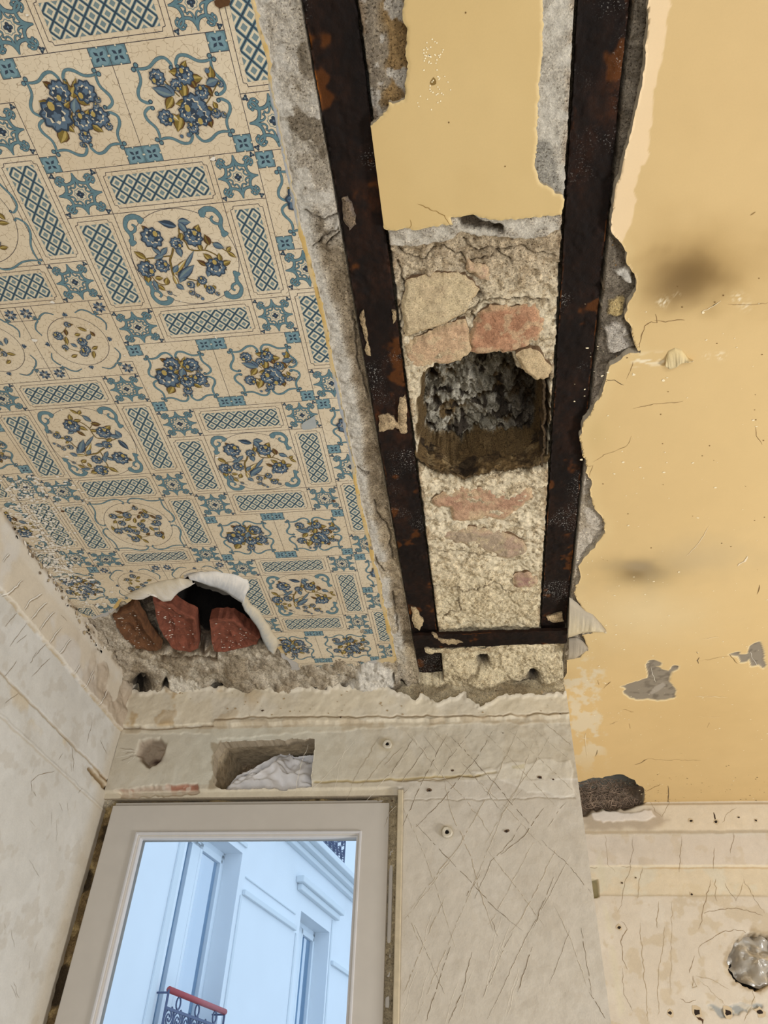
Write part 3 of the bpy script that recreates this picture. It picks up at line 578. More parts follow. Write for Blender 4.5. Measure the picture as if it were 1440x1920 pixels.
# ================================================================== wallpaper print
class Print:
    def __init__(s): s.items = []
    def add(s, m, pts, l): s.items.append((m, pts, l))
PR = Print()
def catmull(pts, k=4):
    out = []; n = len(pts)
    for i in range(n-1):
        p0, p1, p2, p3 = pts[max(i-1, 0)], pts[i], pts[i+1], pts[min(i+2, n-1)]
        for j in range(k):
            t = j/k; out.append(tuple(.5*((2*p1[a])+(-p0[a]+p2[a])*t+(2*p0[a]-5*p1[a]+4*p2[a]-p3[a])*t*t+(-p0[a]+3*p1[a]-3*p2[a]+p3[a])*t**3) for a in range(2)))
    out.append(tuple(pts[-1])); return out
class Cell:
    """draws in cell units (0..1) of a rectangle on the ceiling; a = width/height"""
    def __init__(s, x0, x1, y0, y1): s.x0, s.y0 = x0, y0; s.w, s.hh = x1-x0, y1-y0
    def m(s, p): return (s.x0+p[0]*s.w, s.y0+p[1]*s.hh)
    def poly(s, mat, pts, l): PR.add(mat, [s.m(p) for p in pts], l)
    def ribbon(s, mat, pts, w, l, sm=True, k=4):
        """w in metres"""
        P = catmull(pts, k) if sm and len(pts) > 2 else pts; P = [s.m(p) for p in P]; n = len(P)
        ws = [w]*n if not isinstance(w, (list, tuple)) else [np.interp(i/(n-1), np.linspace(0, 1, len(w)), w) for i in range(n)]
        L = []; R = []
        for i, p in enumerate(P):
            a, b = P[max(i-1, 0)], P[min(i+1, n-1)]; dx, dy = b[0]-a[0], b[1]-a[1]; q = math.hypot(dx, dy)+1e-12
            L.append((p[0]-dy/q*ws[i]/2, p[1]+dx/q*ws[i]/2)); R.append((p[0]+dy/q*ws[i]/2, p[1]-dx/q*ws[i]/2))
        for i in range(n-1): PR.add(mat, [L[i], L[i+1], R[i+1], R[i]], l)
    def disc(s, mat, c, r, l, n=10, lobes=0, la=.15, asp=1, ph=0):
        cx, cy = s.m(c); N_ = n if not lobes else lobes*4
        PR.add(mat, [(cx+r*(1+(la*math.cos(lobes*2*math.pi*k/N_) if lobes else 0))*math.cos(2*math.pi*k/N_+ph), cy+asp*r*(1+(la*math.cos(lobes*2*math.pi*k/N_) if lobes else 0))*math.sin(2*math.pi*k/N_+ph)) for k in range(N_)], l)
    def line(s, p, q, w=.0007, mat='line', l=1): s.ribbon(mat, [p, q], w, l, False)
def leaf(c, a, b, w, kind, l):
    A, B = c.m(a), c.m(b); dx, dy = B[0]-A[0], B[1]-A[1]; L = math.hypot(dx, dy)+1e-9; nx, ny = -dy/L, dx/L
    main, hi = {'o': ('olive', 'gold'), 'b': ('blue', 'slate'), 'n': ('navy', 'blue'), 'r': ('brown', 'olive'), 'g': ('gold', 'ivory')}[kind]
    prof = [(0, 0), (.15, .3), (.35, .8), (.6, 1), (.8, .75), (.94, .35), (1, 0)]
    def side(sg, k): return [(A[0]+dx*t+nx*w*q*sg*k/2, A[1]+dy*t+ny*w*q*sg*k/2) for t, q in prof]
    o = side(1, 1.25)+side(-1, 1.25)[::-1][1:-1]; PR.add('brown' if kind in 'org' else 'navy', o, l)
    o = side(1, .95)+side(-1, .95)[::-1][1:-1]; PR.add(main, o, l+1)
    o = [(A[0]+dx*t, A[1]+dy*t) for t, q in prof[::-1]][:-1]+side(1, .62); PR.add(hi, o, l+2)
def flower(c, p, r, l, seed=0, gold=True):
    rd = random.Random(seed); ph = rd.uniform(0, 6)
    c.disc('navy', p, r*1.06, l, lobes=9, la=.10, ph=ph); c.disc('blue', p, r*.90, l+1, lobes=9, la=.12, ph=ph)
    if r > .003:
        a = rd.uniform(0, 6)
        o = (p[0]+math.cos(a)*r*.16/c.w, p[1]+math.sin(a)*r*.16/c.hh)
        c.disc('ivory', o, r*.66, l+2, lobes=9, la=.14, ph=ph+.3); c.disc('navy', (o[0]+math.cos(a)*r*.07/c.w, o[1]+math.sin(a)*r*.07/c.hh), r*.60, l+3, lobes=8, la=.16, ph=ph+.4)
        for q_ in range(5): b_ = a+q_*1.256; c.ribbon('navy', [(p[0]+math.cos(b_)*r*.72/c.w, p[1]+math.sin(b_)*r*.72/c.hh), (p[0]+math.cos(b_)*r*1.0/c.w, p[1]+math.sin(b_)*r*1.0/c.hh)], .0007, l+2, False)
        c.disc('blue', (o[0]-math.cos(a)*r*.25/c.w, o[1]-math.sin(a)*r*.25/c.hh), r*.30, l+4, lobes=5, la=.25, ph=ph)
        if gold:
            q = (p[0]+math.cos(a)*r*.62/c.w, p[1]+math.sin(a)*r*.62/c.hh); c.disc('gold', q, r*.24, l+5, 7, asp=1.3)
LB = 4
ZM = lambda X, Y: (240+X/5.538, 360+Y/5.538)
def norm(fn, box):
    def g(X, Y):
        p = onZ(*fn(X, Y)); return ((p[0]-box[0])/(box[1]-box[0]), (p[1]-box[2])/(box[3]-box[2]))
    return g
def spray(c, g, sc, branches, leaves, flowers, extra=()):
    mm = lambda r: r*sc
    for pts, w, mt in branches: 
        c.ribbon('brown', [g(*p) for p in pts], w*1.4, LB); c.ribbon(mt, [g(*p) for p in pts], w*.8, LB+1)
    for i, (a, b, w, k) in enumerate(leaves): leaf(c, g(*a), g(*b), mm(w), k, LB+2+(i % 2)*3)
    for i, (X, Y, r) in enumerate(flowers): flower(c, g(X, Y), mm(r), LB+8, i*3+int(X))
gM = norm(ZM, (-.475, -.316, .466, .620))
M_br = [([(520, 960), (500, 900), (470, 850), (450, 760), (440, 700), (460, 640), (470, 580)], .0022, 'olive'), ([(460, 660), (390, 665), (300, 680), (200, 690), (180, 730)], .0014, 'olive'), ([(530, 370), (540, 450), (600, 520), (640, 590), (720, 605), (800, 600), (880, 630), (930, 660)], .0014, 'olive'), ([(500, 850), (600, 890), (720, 920), (800, 960)], .0012, 'olive'), ([(240, 860), (300, 930), (370, 960), (430, 950)], .001, 'olive'), ([(800, 590), (850, 520), (900, 530), (990, 590), (1060, 630)], .001, 'olive'), ([(260, 520), (320, 600), (350, 640)], .001, 'olive'), ([(690, 970), (700, 1040), (770, 1080)], .0008, 'blue'), ([(400, 1020), (450, 1050), (510, 1080)], .0008, 'blue')]
M_lf = [((60, 610), (190, 690), 55, 'o'), ((140, 340), (215, 405), 40, 'r'), ((735, 330), (700, 435), 62, 'o'), ((795, 430), (850, 545), 58, 'r'), ((735, 525), (765, 605), 44, 'o'), ((1072, 560), (1028, 608), 40, 'o'), ((1130, 680), (1035, 615), 36, 'o'), ((780, 630), (880, 705), 52, 'o'), ((945, 625), (960, 725), 46, 'o'), ((1072, 712), (980, 745), 50, 'o'), ((715, 700), (825, 760), 44, 'r'), ((1030, 810), (975, 750), 28, 'r'), ((215, 940), (200, 850), 62, 'o'), ((370, 888), (285, 890), 42, 'o'), ((412, 880), (400, 955), 52, 'o'), ((395, 1020), (315, 960), 42, 'o'), ((190, 690), (215, 740), 40, 'o'),
        ((310, 300), (505, 350), 62, 'n'), ((655, 310), (520, 300), 62, 'b'), ((620, 430), (530, 310), 60, 'b'), ((240, 560), (350, 650), 40, 'b'), ((412, 565), (345, 650), 46, 'b'), ((270, 690), (370, 650), 48, 'b'), ((560, 675), (515, 560), 56, 'b'), ((690, 598), (590, 790), 34, 'b'), ((692, 750), (540, 890), 74, 'b'), ((540, 940), (600, 800), 80, 'b'), ((525, 750), (475, 830), 46, 'b'), ((608, 690), (480, 850), 50, 'g'), ((590, 1010), (505, 950), 52, 'b'), ((322, 1030), (268, 910), 44, 'b'), ((1005, 578), (880, 530), 56, 'b'), ((530, 980), (475, 860), 40, 'g'), ((720, 980), (745, 920), 30, 'o'), ((810, 1000), (800, 950), 26, 'o'), ((540, 510), (560, 420), 46, 'o'), ((830, 880), (850, 790), 50, 'b'), ((880, 960), (915, 1000), 30, 'o')]
M_fl = [(250, 470, 98), (680, 465, 84), (505, 525, 58), (195, 795, 82), (360, 760, 66), (915, 775, 92), (775, 910, 44), (658, 955, 38), (860, 1010, 44), (668, 1040, 28), (725, 1070, 22), (778, 1100, 17), (935, 1050, 22), (440, 1040, 22)]
ZA = lambda X, Y: (X/4, Y/4)
ZB = lambda X, Y: (300+X/4, Y/4)
gA = norm(ZA, (-.543, -.395, .263, .402)); gB = norm(ZB, (-.395, -.2555, .263, .402))
A_fl = [(470, 680, 62), (670, 680, 62), (440, 860, 92), (650, 905, 58), (775, 870, 58), (665, 1020, 38), (640, 1078, 16), (850, 940, 24), (755, 785, 18), (770, 740, 18), (500, 740, 20)]
A_lf = [((335, 605), (415, 655), 36, 'r'), ((500, 590), (560, 695), 34, 'o'), ((600, 575), (565, 700), 26, 'o'), ((430, 600), (520, 650), 30, 'o'), ((303, 752), (400, 800), 52, 'o'), ((545, 755), (495, 805), 42, 'o'), ((590, 725), (590, 852), 60, 'b'), ((708, 782), (600, 725), 44, 'o'), ((580, 960), (530, 820), 34, 'o'), ((585, 988), (505, 925), 36, 'o'), ((470, 1072), (505, 965), 66, 'o'), ((695, 812), (660, 880), 30, 'o'), ((808, 985), (715, 925), 44, 'o'), ((590, 630), (570, 725), 56, 'o'), ((640, 960), (700, 1000), 24, 'r'), ((620, 810), (600, 870), 24, 'r')]
B_fl = [(205, 560, 50), (275, 790, 70), (320, 850, 66), (235, 840, 55), (145, 630, 34), (75, 875, 46), (330, 685, 40), (270, 950, 34), (435, 845, 28), (488, 855, 18), (8, 572, 44), (365, 525, 14), (462, 625, 18), (240, 1005, 14), (190, 1015, 11)]
B_lf = [((90, 530), (180, 545), 42, 'o'), ((212, 445), (180, 530), 34, 'o'), ((335, 580), (240, 590), 46, 'o'), ((290, 665), (240, 590), 38, 'r'), ((388, 488), (395, 595), 44, 'o'), ((448, 592), (360, 628), 46, 'b'), ((412, 720), (335, 635), 44, 'r'), ((205, 745), (190, 600), 54, 'o'), ((140, 775), (232, 762), 38, 'o'), ((160, 985), (175, 850), 60, 'o'), ((345, 810), (412, 830), 42, 'o'), ((405, 955), (370, 865), 44, 'r'), ((410, 755), (440, 812), 28, 'o'), ((-30, 650), (120, 705), 54, 'b'), ((60, 620), (130, 712), 46, 'b'), ((75, 815), (120, 720), 48, 'o'), ((310, 690), (280, 765), 34, 'r'), ((170, 900), (100, 850), 34, 'g')]
def inset_frame(c, wx, wy, notch, w=.0008):
    """thin notched border line inside a panel, wx, wy margins in metres"""
    a, b = wx/c.w, wy/c.hh; nx, ny = notch/c.w, notch/c.hh
    P = [(a+nx, b), (1-a-nx, b), (1-a-nx*.8, b+ny*.8), (1-a, b+ny), (1-a, 1-b-ny), (1-a-nx*.8, 1-b-ny*.8), (1-a-nx, 1-b), (a+nx, 1-b), (a+nx*.8, 1-b-ny*.8), (a, 1-b-ny), (a, b+ny), (a+nx*.8, b+ny*.8)]
    for i in range(len(P)): c.line(P[i], P[(i+1) % len(P)], w)
def clip_rect(pts, lo, hi):
    for ax, v, s in ((0, lo[0], 1), (0, hi[0], -1), (1, lo[1], 1), (1, hi[1], -1)):
        out = []; n = len(pts)
        for i in range(n):
            p, q = pts[i], pts[(i+1) % n]; a = (p[ax]-v)*s; b = (q[ax]-v)*s
            if a >= 0: out.append(p)
            if (a < 0) != (b < 0) and a != b: t = a/(a-b); out.append((p[0]+(q[0]-p[0])*t, p[1]+(q[1]-p[1])*t))
        pts = out
        if len(pts) < 3: return []
    return pts
def diamonds(c, nx, ny, mx=.013, my=.0125):
    inset_frame(c, mx*.55, my*.55, .005)
    x0, y0 = c.m((mx/c.w, my/c.hh)); x1, y1 = c.m((1-mx/c.w, 1-my/c.hh)); dx, dy = (x1-x0)/nx, (y1-y0)/ny
    PR.add('teal', [(x0, y0), (x1, y0), (x1, y1), (x0, y1)], 1)
    for i in range(-1, int(2*nx)+2):
        for j in range(-1, int(2*ny)+2):
            if (i+j) % 2: continue
            cx, cy = x0+i*dx/2, y0+j*dy/2
            for k, mt, l in ((.76, 'ivory', 2), (.42, 'slate', 3)):
                p = clip_rect([(cx-dx/2*k, cy), (cx, cy-dy/2*k), (cx+dx/2*k, cy), (cx, cy+dy/2*k)], (x0, y0), (x1, y1))
                if len(p) > 2: PR.add(mt, p, l)
    for s in (1, -1):
        for i in range(-int(ny)-2, nx+int(ny)+3):
            ax, ay = x0+(i+.5)*dx-s*5*dx, y0-5*dy; bx, by = ax+s*(ny+10)*dx, y0+(ny+5)*dy
            L = math.hypot(bx-ax, by-ay); ox, oy = -(by-ay)/L*.00065, (bx-ax)/L*.00065
            p = clip_rect([(ax+ox, ay+oy), (bx+ox, by+oy), (bx-ox, by-oy), (ax-ox, ay-oy)], (x0, y0), (x1, y1))
            if len(p) > 2: PR.add('navy', p, 4)
def border(c, sides='tblr', w=.0008):
    if 't' in sides: c.line((0, 0), (1, 0), w)
    if 'b' in sides: c.line((0, 1), (1, 1), w)
    if 'l' in sides: c.line((0, 0), (0, 1), w)
    if 'r' in sides: c.line((1, 0), (1, 1), w)
def curl(c, pts, w, end=.0022, rot=0, mirror=False, l=2):
    def tr(p):
        x_, y_ = p[0]-.5, p[1]-.5
        if mirror: x_ = -x_
        for _ in range(rot): x_, y_ = -y_, x_
        return (x_+.5, y_+.5)
    P = [tr(p) for p in pts]; c.ribbon('navy', P, [q*1.25+.0005 for q in w], l); c.ribbon('teal', P, w, l+1); c.disc('navy', P[-1], end*1.15, l+1, 9); c.disc('teal', P[-1], end*.85, l+2, 9)
def scroll_tile(c):
    s = c.w/.066
    for r in range(4):
        for mi in (False, True):
            curl(c, [(.5, .04), (.485, .15), (.43, .235), (.33, .27), (.22, .255), (.145, .18), (.17, .105), (.245, .105), (.27, .155)], [.0012*s, .0030*s, .0034*s, .0032*s, .0028*s, .0024*s, .0020*s, .0016*s, .0010*s], .0021*s, r, mi)
            curl(c, [(.5, .14), (.475, .23), (.465, .31), (.42, .355), (.37, .335)], [.0018*s, .0026*s, .0018*s, .0014*s, .0010*s], .0015*s, r, mi)
        def tr(p, r=r):
            x_, y_ = p[0]-.5, p[1]-.5
            for _ in range(r): x_, y_ = -y_, x_
            return (x_+.5, y_+.5)
        c.disc('navy', tr((.075, .075)), .0034*s, 2, lobes=3, la=.4, ph=r*1.57+.8); c.disc('slate', tr((.07, .07)), .0012*s, 3, 6)
        a = r*math.pi/2; c.disc('navy', (.5+.048*math.cos(a), .5+.048*math.sin(a)), .0026*s, 4, 8)
    c.disc('slate', (.5, .5), .0078*s, 2, lobes=8, la=.1); c.disc('ivory', (.5, .5), .0068*s, 3, lobes=8, la=.1); c.disc('blue', (.5, .5), .0014*s, 5, 8)
def quatre(c):
    c.poly('teal', [(0, 0), (1, 0), (1, 1), (0, 1)], 1); border(c)
    for k in range(4):
        a = math.pi/4+k*math.pi/2; dx, dy = math.cos(a), math.sin(a)
        c.disc('tealL', (.5+.26*dx, .5+.26*dy), c.w*.24, 2, 10)
        leafp = [(.5+.05*dx, .5+.05*dy), (.5+.2*dx-.09*dy, .5+.2*dy+.09*dx), (.5+.38*dx, .5+.38*dy), (.5+.2*dx+.09*dy, .5+.2*dy-.09*dx)]
        c.poly('navy', leafp, 3)
        for q in ((0, 0), (1, 0)): pass
    for k in range(4):
        x_, y_ = [(.5, .03), (.97, .5), (.5, .97), (.03, .5)][k]; c.disc('ivory', (x_, y_), c.w*.05, 2, 6)
def star(c):
    border(c)
    for k in range(8):
        a = k*math.pi/4; dx, dy = math.cos(a), math.sin(a)
        c.poly('blue' if k % 2 else 'navy', [(.5+.06*dx, .5+.06*dy), (.5+.25*dx-.1*dy, .5+.25*dy+.1*dx), (.5+.42*dx, .5+.42*dy), (.5+.25*dx+.1*dy, .5+.25*dy-.1*dx)], 2)
    c.disc('ivory', (.5, .5), c.w*.05, 3, 6)
def wavy(c, a, b, out, w=.0026, curls=True):
    """one side of a scrolled frame from a to b; out = outward unit (cell space sign)"""
    def P(t, o): return (a[0]+(b[0]-a[0])*t+out[0]*o, a[1]+(b[1]-a[1])*t+out[1]*o)
    k = .055
    for sg in (0, 1):
        T_ = lambda t: t if not sg else 1-t
        pts = [P(T_(0), .0), P(T_(.08), -.01), P(T_(.18), .0), P(T_(.30), k*.9), P(T_(.40), k), P(T_(.46), .2*k), P(T_(.47), -.4*k)]
        c.ribbon('navy', pts, [w*.7+.0006, w+.0006, w+.0006, w*1.2+.0006, w+.0006, w*1.3, w], 2); c.ribbon('teal', pts, [w*.7, w*.9, w, w*1.2, w, w*1.2, w*.7], 3)
        c.disc('navy', P(T_(.455), -.5*k), w*.95, 3, 9); c.disc('teal', P(T_(.455), -.5*k), w*.6, 4, 9)
    
def scroll_frame(c, x0, y0, x1, y1, w=.0030):
    wavy(c, (x0, y0), (x1, y0), (0, -1), w); wavy(c, (x0, y1), (x1, y1), (0, 1), w); wavy(c, (x0, y0), (x0, y1), (-1, 0), w); wavy(c, (x1, y0), (x1, y1), (1, 0), w)
    for (X, Y, sx, sy) in ((x0, y0, -1, -1), (x1, y0, 1, -1), (x0, y1, -1, 1), (x1, y1, 1, 1)):
        dxx, dyy = .0036/c.w, .0036/c.hh
        for q in ((X+sx*dxx, Y-sy*.2*dyy), (X-sx*.2*dxx, Y+sy*dyy)):
            c.disc('navy', q, w*1.05, 4, 10); c.disc('teal', q, w*.75, 5, 10)
def bouquets(x0, x1, y0, y1, last=False):
    xm = (x0+x1)/2-.0025; q = .0235; th = .0215
    W = Cell(x0, x1, y0, y1); W.line((0, 0), (1, 0)); W.line((0, 1), (1, 1)); m_ = (xm-x0)/(x1-x0); W.line((m_, 0), (m_, 1))
    for (xa, xb) in ((x0, x0+q), (xm-q, xm), (xm, xm+q), (x1-q, x1)):
        for (ya, yb) in ((y0, y0+th), (y1-th, y1)): quatre(Cell(xa, xb, ya, yb))
    for (xa, xb, g, br_, lf, fl) in ((x0, xm, gA, [([(520, 590), (570, 700), (610, 800)], .0012, 'olive'), ([(590, 720), (560, 860), (500, 960)], .001, 'olive'), ([(640, 930), (665, 1000)], .0008, 'olive')], A_lf, A_fl), (xm, x1, gB, [([(60, 600), (130, 680), (170, 720)], .001, 'olive'), ([(190, 560), (200, 640), (250, 740)], .001, 'olive'), ([(300, 830), (370, 760), (440, 620)], .0009, 'olive')], B_lf, B_fl)):
        c = Cell(xa, xb, y0, y1); scroll_frame(c, .19, .20, .83, .81); spray(c, g, .000205, br_, lf, fl)
def cleaf(c, X, Y, sx, sy):
    """teal acanthus in the corner of a medallion square"""
    f = lambda a, b: (X+sx*a, Y+sy*b)
    for mt, e_, l in (('navy', .0011, 2), ('teal', 0, 3)):
        c.ribbon(mt, [f(.06, .30), f(.085, .22), f(.06, .14), f(.10, .06), f(.17, .045), f(.225, .075), f(.20, .115)], [w+e_ for w in (.003, .0055, .0045, .0065, .0075, .006, .003)], l)
        c.ribbon(mt, [f(.075, .20), f(.13, .18), f(.15, .14), f(.125, .115)], [w+e_ for w in (.003, .0035, .003, .002)], l)
        c.disc(mt, f(.07, .29), .0050+e_/2, l, 10, lobes=3, la=.2); c.disc(mt, f(.215, .08), .0048+e_/2, l, 10, lobes=3, la=.2)
def circle_line(c, r, w=.0008, cx=.5, cy=.5, rx=None):
    P = [(cx+(rx or r)*math.cos(2*math.pi*k/48), cy+r*math.sin(2*math.pi*k/48)) for k in range(49)]; c.ribbon('line', P, w, 1, False)
def medallion(c, flip=False):
    border(c); circle_line(c, .495)
    for (X, Y, sx, sy) in ((0, 0, 1, 1), (1, 0, -1, 1), (0, 1, 1, -1), (1, 1, -1, -1)): cleaf(c, X, Y, sx, sy)
    g = gM if not flip else (lambda X, Y: (lambda p: (1-p[1], 1-p[0]))(gM(X, Y)))
    spray(c, g, .000152, M_br, M_lf, M_fl)
def rnd_spray(c, n, R, seed, sc=1.0, cx=.5, cy=.5):
    r = random.Random(seed); pts = []; n = int(n*1.35); sc = sc*1.12
    for i in range(n):
        a = i*2.399+r.uniform(-.3, .3); d = R*math.sqrt((i+.6)/n); pts.append((cx+math.cos(a)*d, cy+math.sin(a)*d))
    for i in range(0, n-3, 3): c.ribbon('olive', [pts[i], ((pts[i][0]+pts[i+3][0])/2+r.uniform(-.04, .04), (pts[i][1]+pts[i+3][1])/2), pts[i+3]], .0011*sc, LB)
    for i, p in enumerate(pts):
        k = r.choice('ooorb'); a = r.uniform(0, 6.28); L = .0095*sc*r.uniform(.8, 1.3)
        leaf(c, (p[0]+math.cos(a)*L/c.w, p[1]+math.sin(a)*L/c.hh), (p[0]-math.cos(a)*L/c.w*.6, p[1]-math.sin(a)*L/c.hh*.6), .0062*sc, k, LB+2+(i % 2)*3)
    for i, p in enumerate(pts):
        if i % 3 == 0: flower(c, p, r.choice([.0055, .0085, .0075])*sc, LB+8, i)
def wavy_medallion(c, seed):
    border(c, 'tb'); c.ribbon('line', [(.5+.43*math.cos(2*math.pi*k/48), .5+.44*math.sin(2*math.pi*k/48)) for k in range(49)], .0008, 1, False)
    scroll_frame(c, .04, .045, .96, .955, .0024); rnd_spray(c, 30, .36, seed, .9)
def palmette(c, p, d, s=.0055):
    for k in (-1, -.5, 0, .5, 1):
        a = math.atan2(d[1], d[0])+k*1.1; L = s*(1.5-.5*abs(k)); q = (p[0]+math.cos(a)*L/c.w, p[1]+math.sin(a)*L/c.hh)
        A, B = c.m(p), c.m(q); dx, dy = B[0]-A[0], B[1]-A[1]; PR.add('navy' if k in (-1, 0, 1) else 'blue', [A, (A[0]+dx*.6-dy*.22, A[1]+dy*.6+dx*.22), B, (A[0]+dx*.6+dy*.22, A[1]+dy*.6-dx*.22)], 3)
def small_pair(x0, x1, y0, y1, seed):
    xm = (x0+x1)/2; q, th = .0262, .0255; W = Cell(x0, x1, y0, y1); border(W, 'tb'); W.line((.5, 0), (.5, 1))
    for (xa, xb) in ((x0, x0+q), (xm-q, xm), (xm, xm+q), (x1-q, x1)):
        for (ya, yb) in ((y0, y0+th), (y1-th, y1)): star(Cell(xa, xb, ya, yb))
    for i, (xa, xb) in enumerate(((x0, xm), (xm, x1))):
        c = Cell(xa, xb, y0, y1); circle_line(c, .325, .0008, .5, .5, .33)
        for s in (-1, 1):
            for s2 in (-1, 1):
                for sw in (0, 1):
                    def f(a, b): return (.5+s*(b if sw else a), .5+s2*(a if sw else b))
                    curl(c, [f(.12, .37), f(.2, .40), f(.27, .37), f(.31, .33), f(.36, .34)], [.001, .0016, .002, .0018, .0012], .0018)
        for d in ((0, -1), (0, 1), (1, 0), (-1, 0)): palmette(c, (.5+d[0]*.34, .5+d[1]*.335), d)
        rnd_spray(c, 12, .24, seed+i, .8)
def hd_row(x0, xa, xb, x1, y0, y1):
    c = Cell(x0, xa, y0, y1); border(c); scroll_tile(c); c = Cell(xb, x1, y0, y1); border(c); scroll_tile(c)
    c = Cell(xa, xb, y0, y1); border(c); diamonds(c, 7, 2)
def vd(x0, x1, y0, y1, n=6): c = Cell(x0, x1, y0, y1); border(c); diamonds(c, 2, n)
# main strip
b = [.045, .200, .263, .402, .466, .620, .684, .826, .8895, 1.0415, 1.110, 1.257, 1.317, 1.484, 1.5515, 1.7025, 1.7495, 1.81]
x0, xa, xb, x1 = -.5435, -.475, -.316, -.2555
hd_row(x0, xa, xb, x1, b[1], b[2])
for i in range(3, len(b)):
    y0, y1 = b[i-1], b[i]; k = (i-3) % 4
    if k == 0: bouquets(x0, x1, y0, y1)
    elif k in (1, 3): hd_row(x0, xa, xb, x1, y0, y1)
    else: vd(x0, xa, y0, y1); vd(xb, x1, y0, y1); medallion(Cell(xa, xb, y0, y1))
vd(x0, xa, b[0], b[1]); vd(xb, x1, b[0], b[1]); medallion(Cell(xa, xb, b[0], b[1]))
# strip nearer the left wall
x0, xa, xb, x1 = -.838, -.770, -.608, -.5435
b = [.311, .376, .531, .597, .741, .802, .977, 1.045, 1.205, 1.258, 1.402, 1.465, 1.62]
for i in range(1, len(b)):
    y0, y1 = b[i-1], b[i]; k = i-1
    if k in (0, 2, 4, 6, 8, 10): hd_row(x0, xa, xb, x1, y0, y1)
    elif k in (1, 7): vd(x0, xa, y0, y1); vd(xb, x1, y0, y1); wavy_medallion(Cell(xa, xb, y0, y1), i)
    elif k in (5, 11): vd(x0, xa, y0, y1); vd(xb, x1, y0, y1); medallion(Cell(xa, xb, y0, y1), True)
    else: small_pair(x0, x1, y0, y1, i)
# partial strips at both sides
for (x0, xa, xb, x1) in ((-1.126, -1.058, -.906, -.838), (-.2555, -.187, -.03, .03)):
    b = [.10, .17, .333, .404, .545, .610, .76, .825, .955, 1.03, 1.19, 1.256, 1.40, 1.467, 1.62, 1.70, 1.8]
    for i in range(1, len(b)):
        y0, y1 = b[i-1], b[i]; k = i % 4
        if k == 0: bouquets(x0, x1, y0, y1)
        elif k in (1, 3): hd_row(x0, xa, xb, x1, y0, y1)
        else: vd(x0, xa, y0, y1); vd(xb, x1, y0, y1); medallion(Cell(xa, xb, y0, y1))

# clip the print to the torn outline (slabs of trapezoids)
outl = [tuple(onZ(px_, py_)[:2]) for px_, py_ in paper_poly_px if py_ > -400 and px_ > -300 and py_ < 1400 and not (px_ < -30)]
i0 = [i for i, (px_, py_) in enumerate(paper_poly_px)]
outl = [tuple(onZ(px_, py_)[:2]) for px_, py_ in paper_poly_px[:-4]]+[(-.975, .9), (-.975, -.25), (-.222, -.25)]
DY = .0035; ys = np.arange(-.25, 1.80, DY)
def crossings(y):
    r = []; n = len(outl)
    for i in range(n):
        (ax, ay), (bx, by) = outl[i], outl[(i+1) % n]
        if (ay > y) != (by > y): r.append(ax+(bx-ax)*(y-ay)/(by-ay))
    return sorted(r)
slabs = []
prev = crossings(ys[0]+1e-7)
for i in range(len(ys)-1):
    nx_ = crossings(ys[i+1]-1e-7); 
    if len(nx_) == len(prev): tr = [(prev[j], prev[j+1], nx_[j], nx_[j+1]) for j in range(0, len(nx_)-1, 2)]
    else:
        md = crossings((ys[i]+ys[i+1])/2); tr = [(md[j], md[j+1], md[j], md[j+1]) for j in range(0, len(md)-1, 2)]
    slabs.append(tr); prev = nx_
def clip_half(pts, f):
    out = []; n = len(pts); v = [f(p) for p in pts]
    for i in range(n):
        a, b_ = v[i], v[(i+1) % n]; p, q = pts[i], pts[(i+1) % n]
        if a >= 0: out.append(p)
        if (a < 0) != (b_ < 0): t = a/(a-b_); out.append((p[0]+(q[0]-p[0])*t, p[1]+(q[1]-p[1])*t))
    return out
PV = []; PF = []; PI = []
def paper_z(p, l): return 1.0-.0013-.00011*l
hh_ = paper_h
def emit(mt, pts, l):
    if len(pts) < 3: return
    l = l+(len(PF) % 29)/34. if l else 0
    b_ = len(PV)
    for p in pts:
        PV.append((p[0], p[1], 1.0-.0006-.00011*l))
    PF.append(tuple(range(b_, b_+len(pts)))[::-1]); PI.append(PK.index(mt))
rects = []
for i, tr in enumerate(slabs):
    for (a, b_, c_, d_) in tr:
        n = max(1, int((b_-a)/.05))
        for k in range(n):
            f_ = lambda s0, s1, t: s0+(s1-s0)*t
            emit('cream', [(f_(a, b_, k/n), ys[i]), (f_(a, b_, (k+1)/n), ys[i]), (f_(c_, d_, (k+1)/n), ys[i+1]), (f_(c_, d_, k/n), ys[i+1])], 0)
for mt, pts, l in PR.items:
    X = [p[0] for p in pts]; Y = [p[1] for p in pts]
    if max(Y) < -.2 or min(Y) > 1.78 or max(X) < -.98 or min(X) > -.2: continue
    i_a = int((min(Y)-ys[0])/DY); i_b = int((max(Y)-ys[0])/DY)
    ok = i_a >= 0
    for i in range(max(i_a, 0), min(i_b, len(slabs)-1)+1):
        if not any(max(t[0], t[2]) <= min(X) and min(t[1], t[3]) >= max(X) for t in slabs[i]): ok = False; break
    if ok and i_b < len(slabs): emit(mt, pts, l); continue
    for i in range(max(i_a, 0), min(i_b, len(slabs)-1)+1):
        p1 = clip_half(clip_half(pts, lambda p: p[1]-ys[i]), lambda p: ys[i+1]-p[1])
        if len(p1) < 3: continue
        for (a, b_, c_, d_) in slabs[i]:
            p2 = clip_half(p1, lambda p: p[0]-(a+(c_-a)*(p[1]-ys[i])/DY)); 
            if len(p2) < 3: continue
            p2 = clip_half(p2, lambda p: (b_+(d_-b_)*(p[1]-ys[i])/DY)-p[0]); emit(mt, p2, l)
rw = random.Random(12)
inp = lambda X, Y: any(t[0] < X < t[1] for t in slabs[int((Y-ys[0])/DY)]) if 0 <= int((Y-ys[0])/DY) < len(slabs) else False
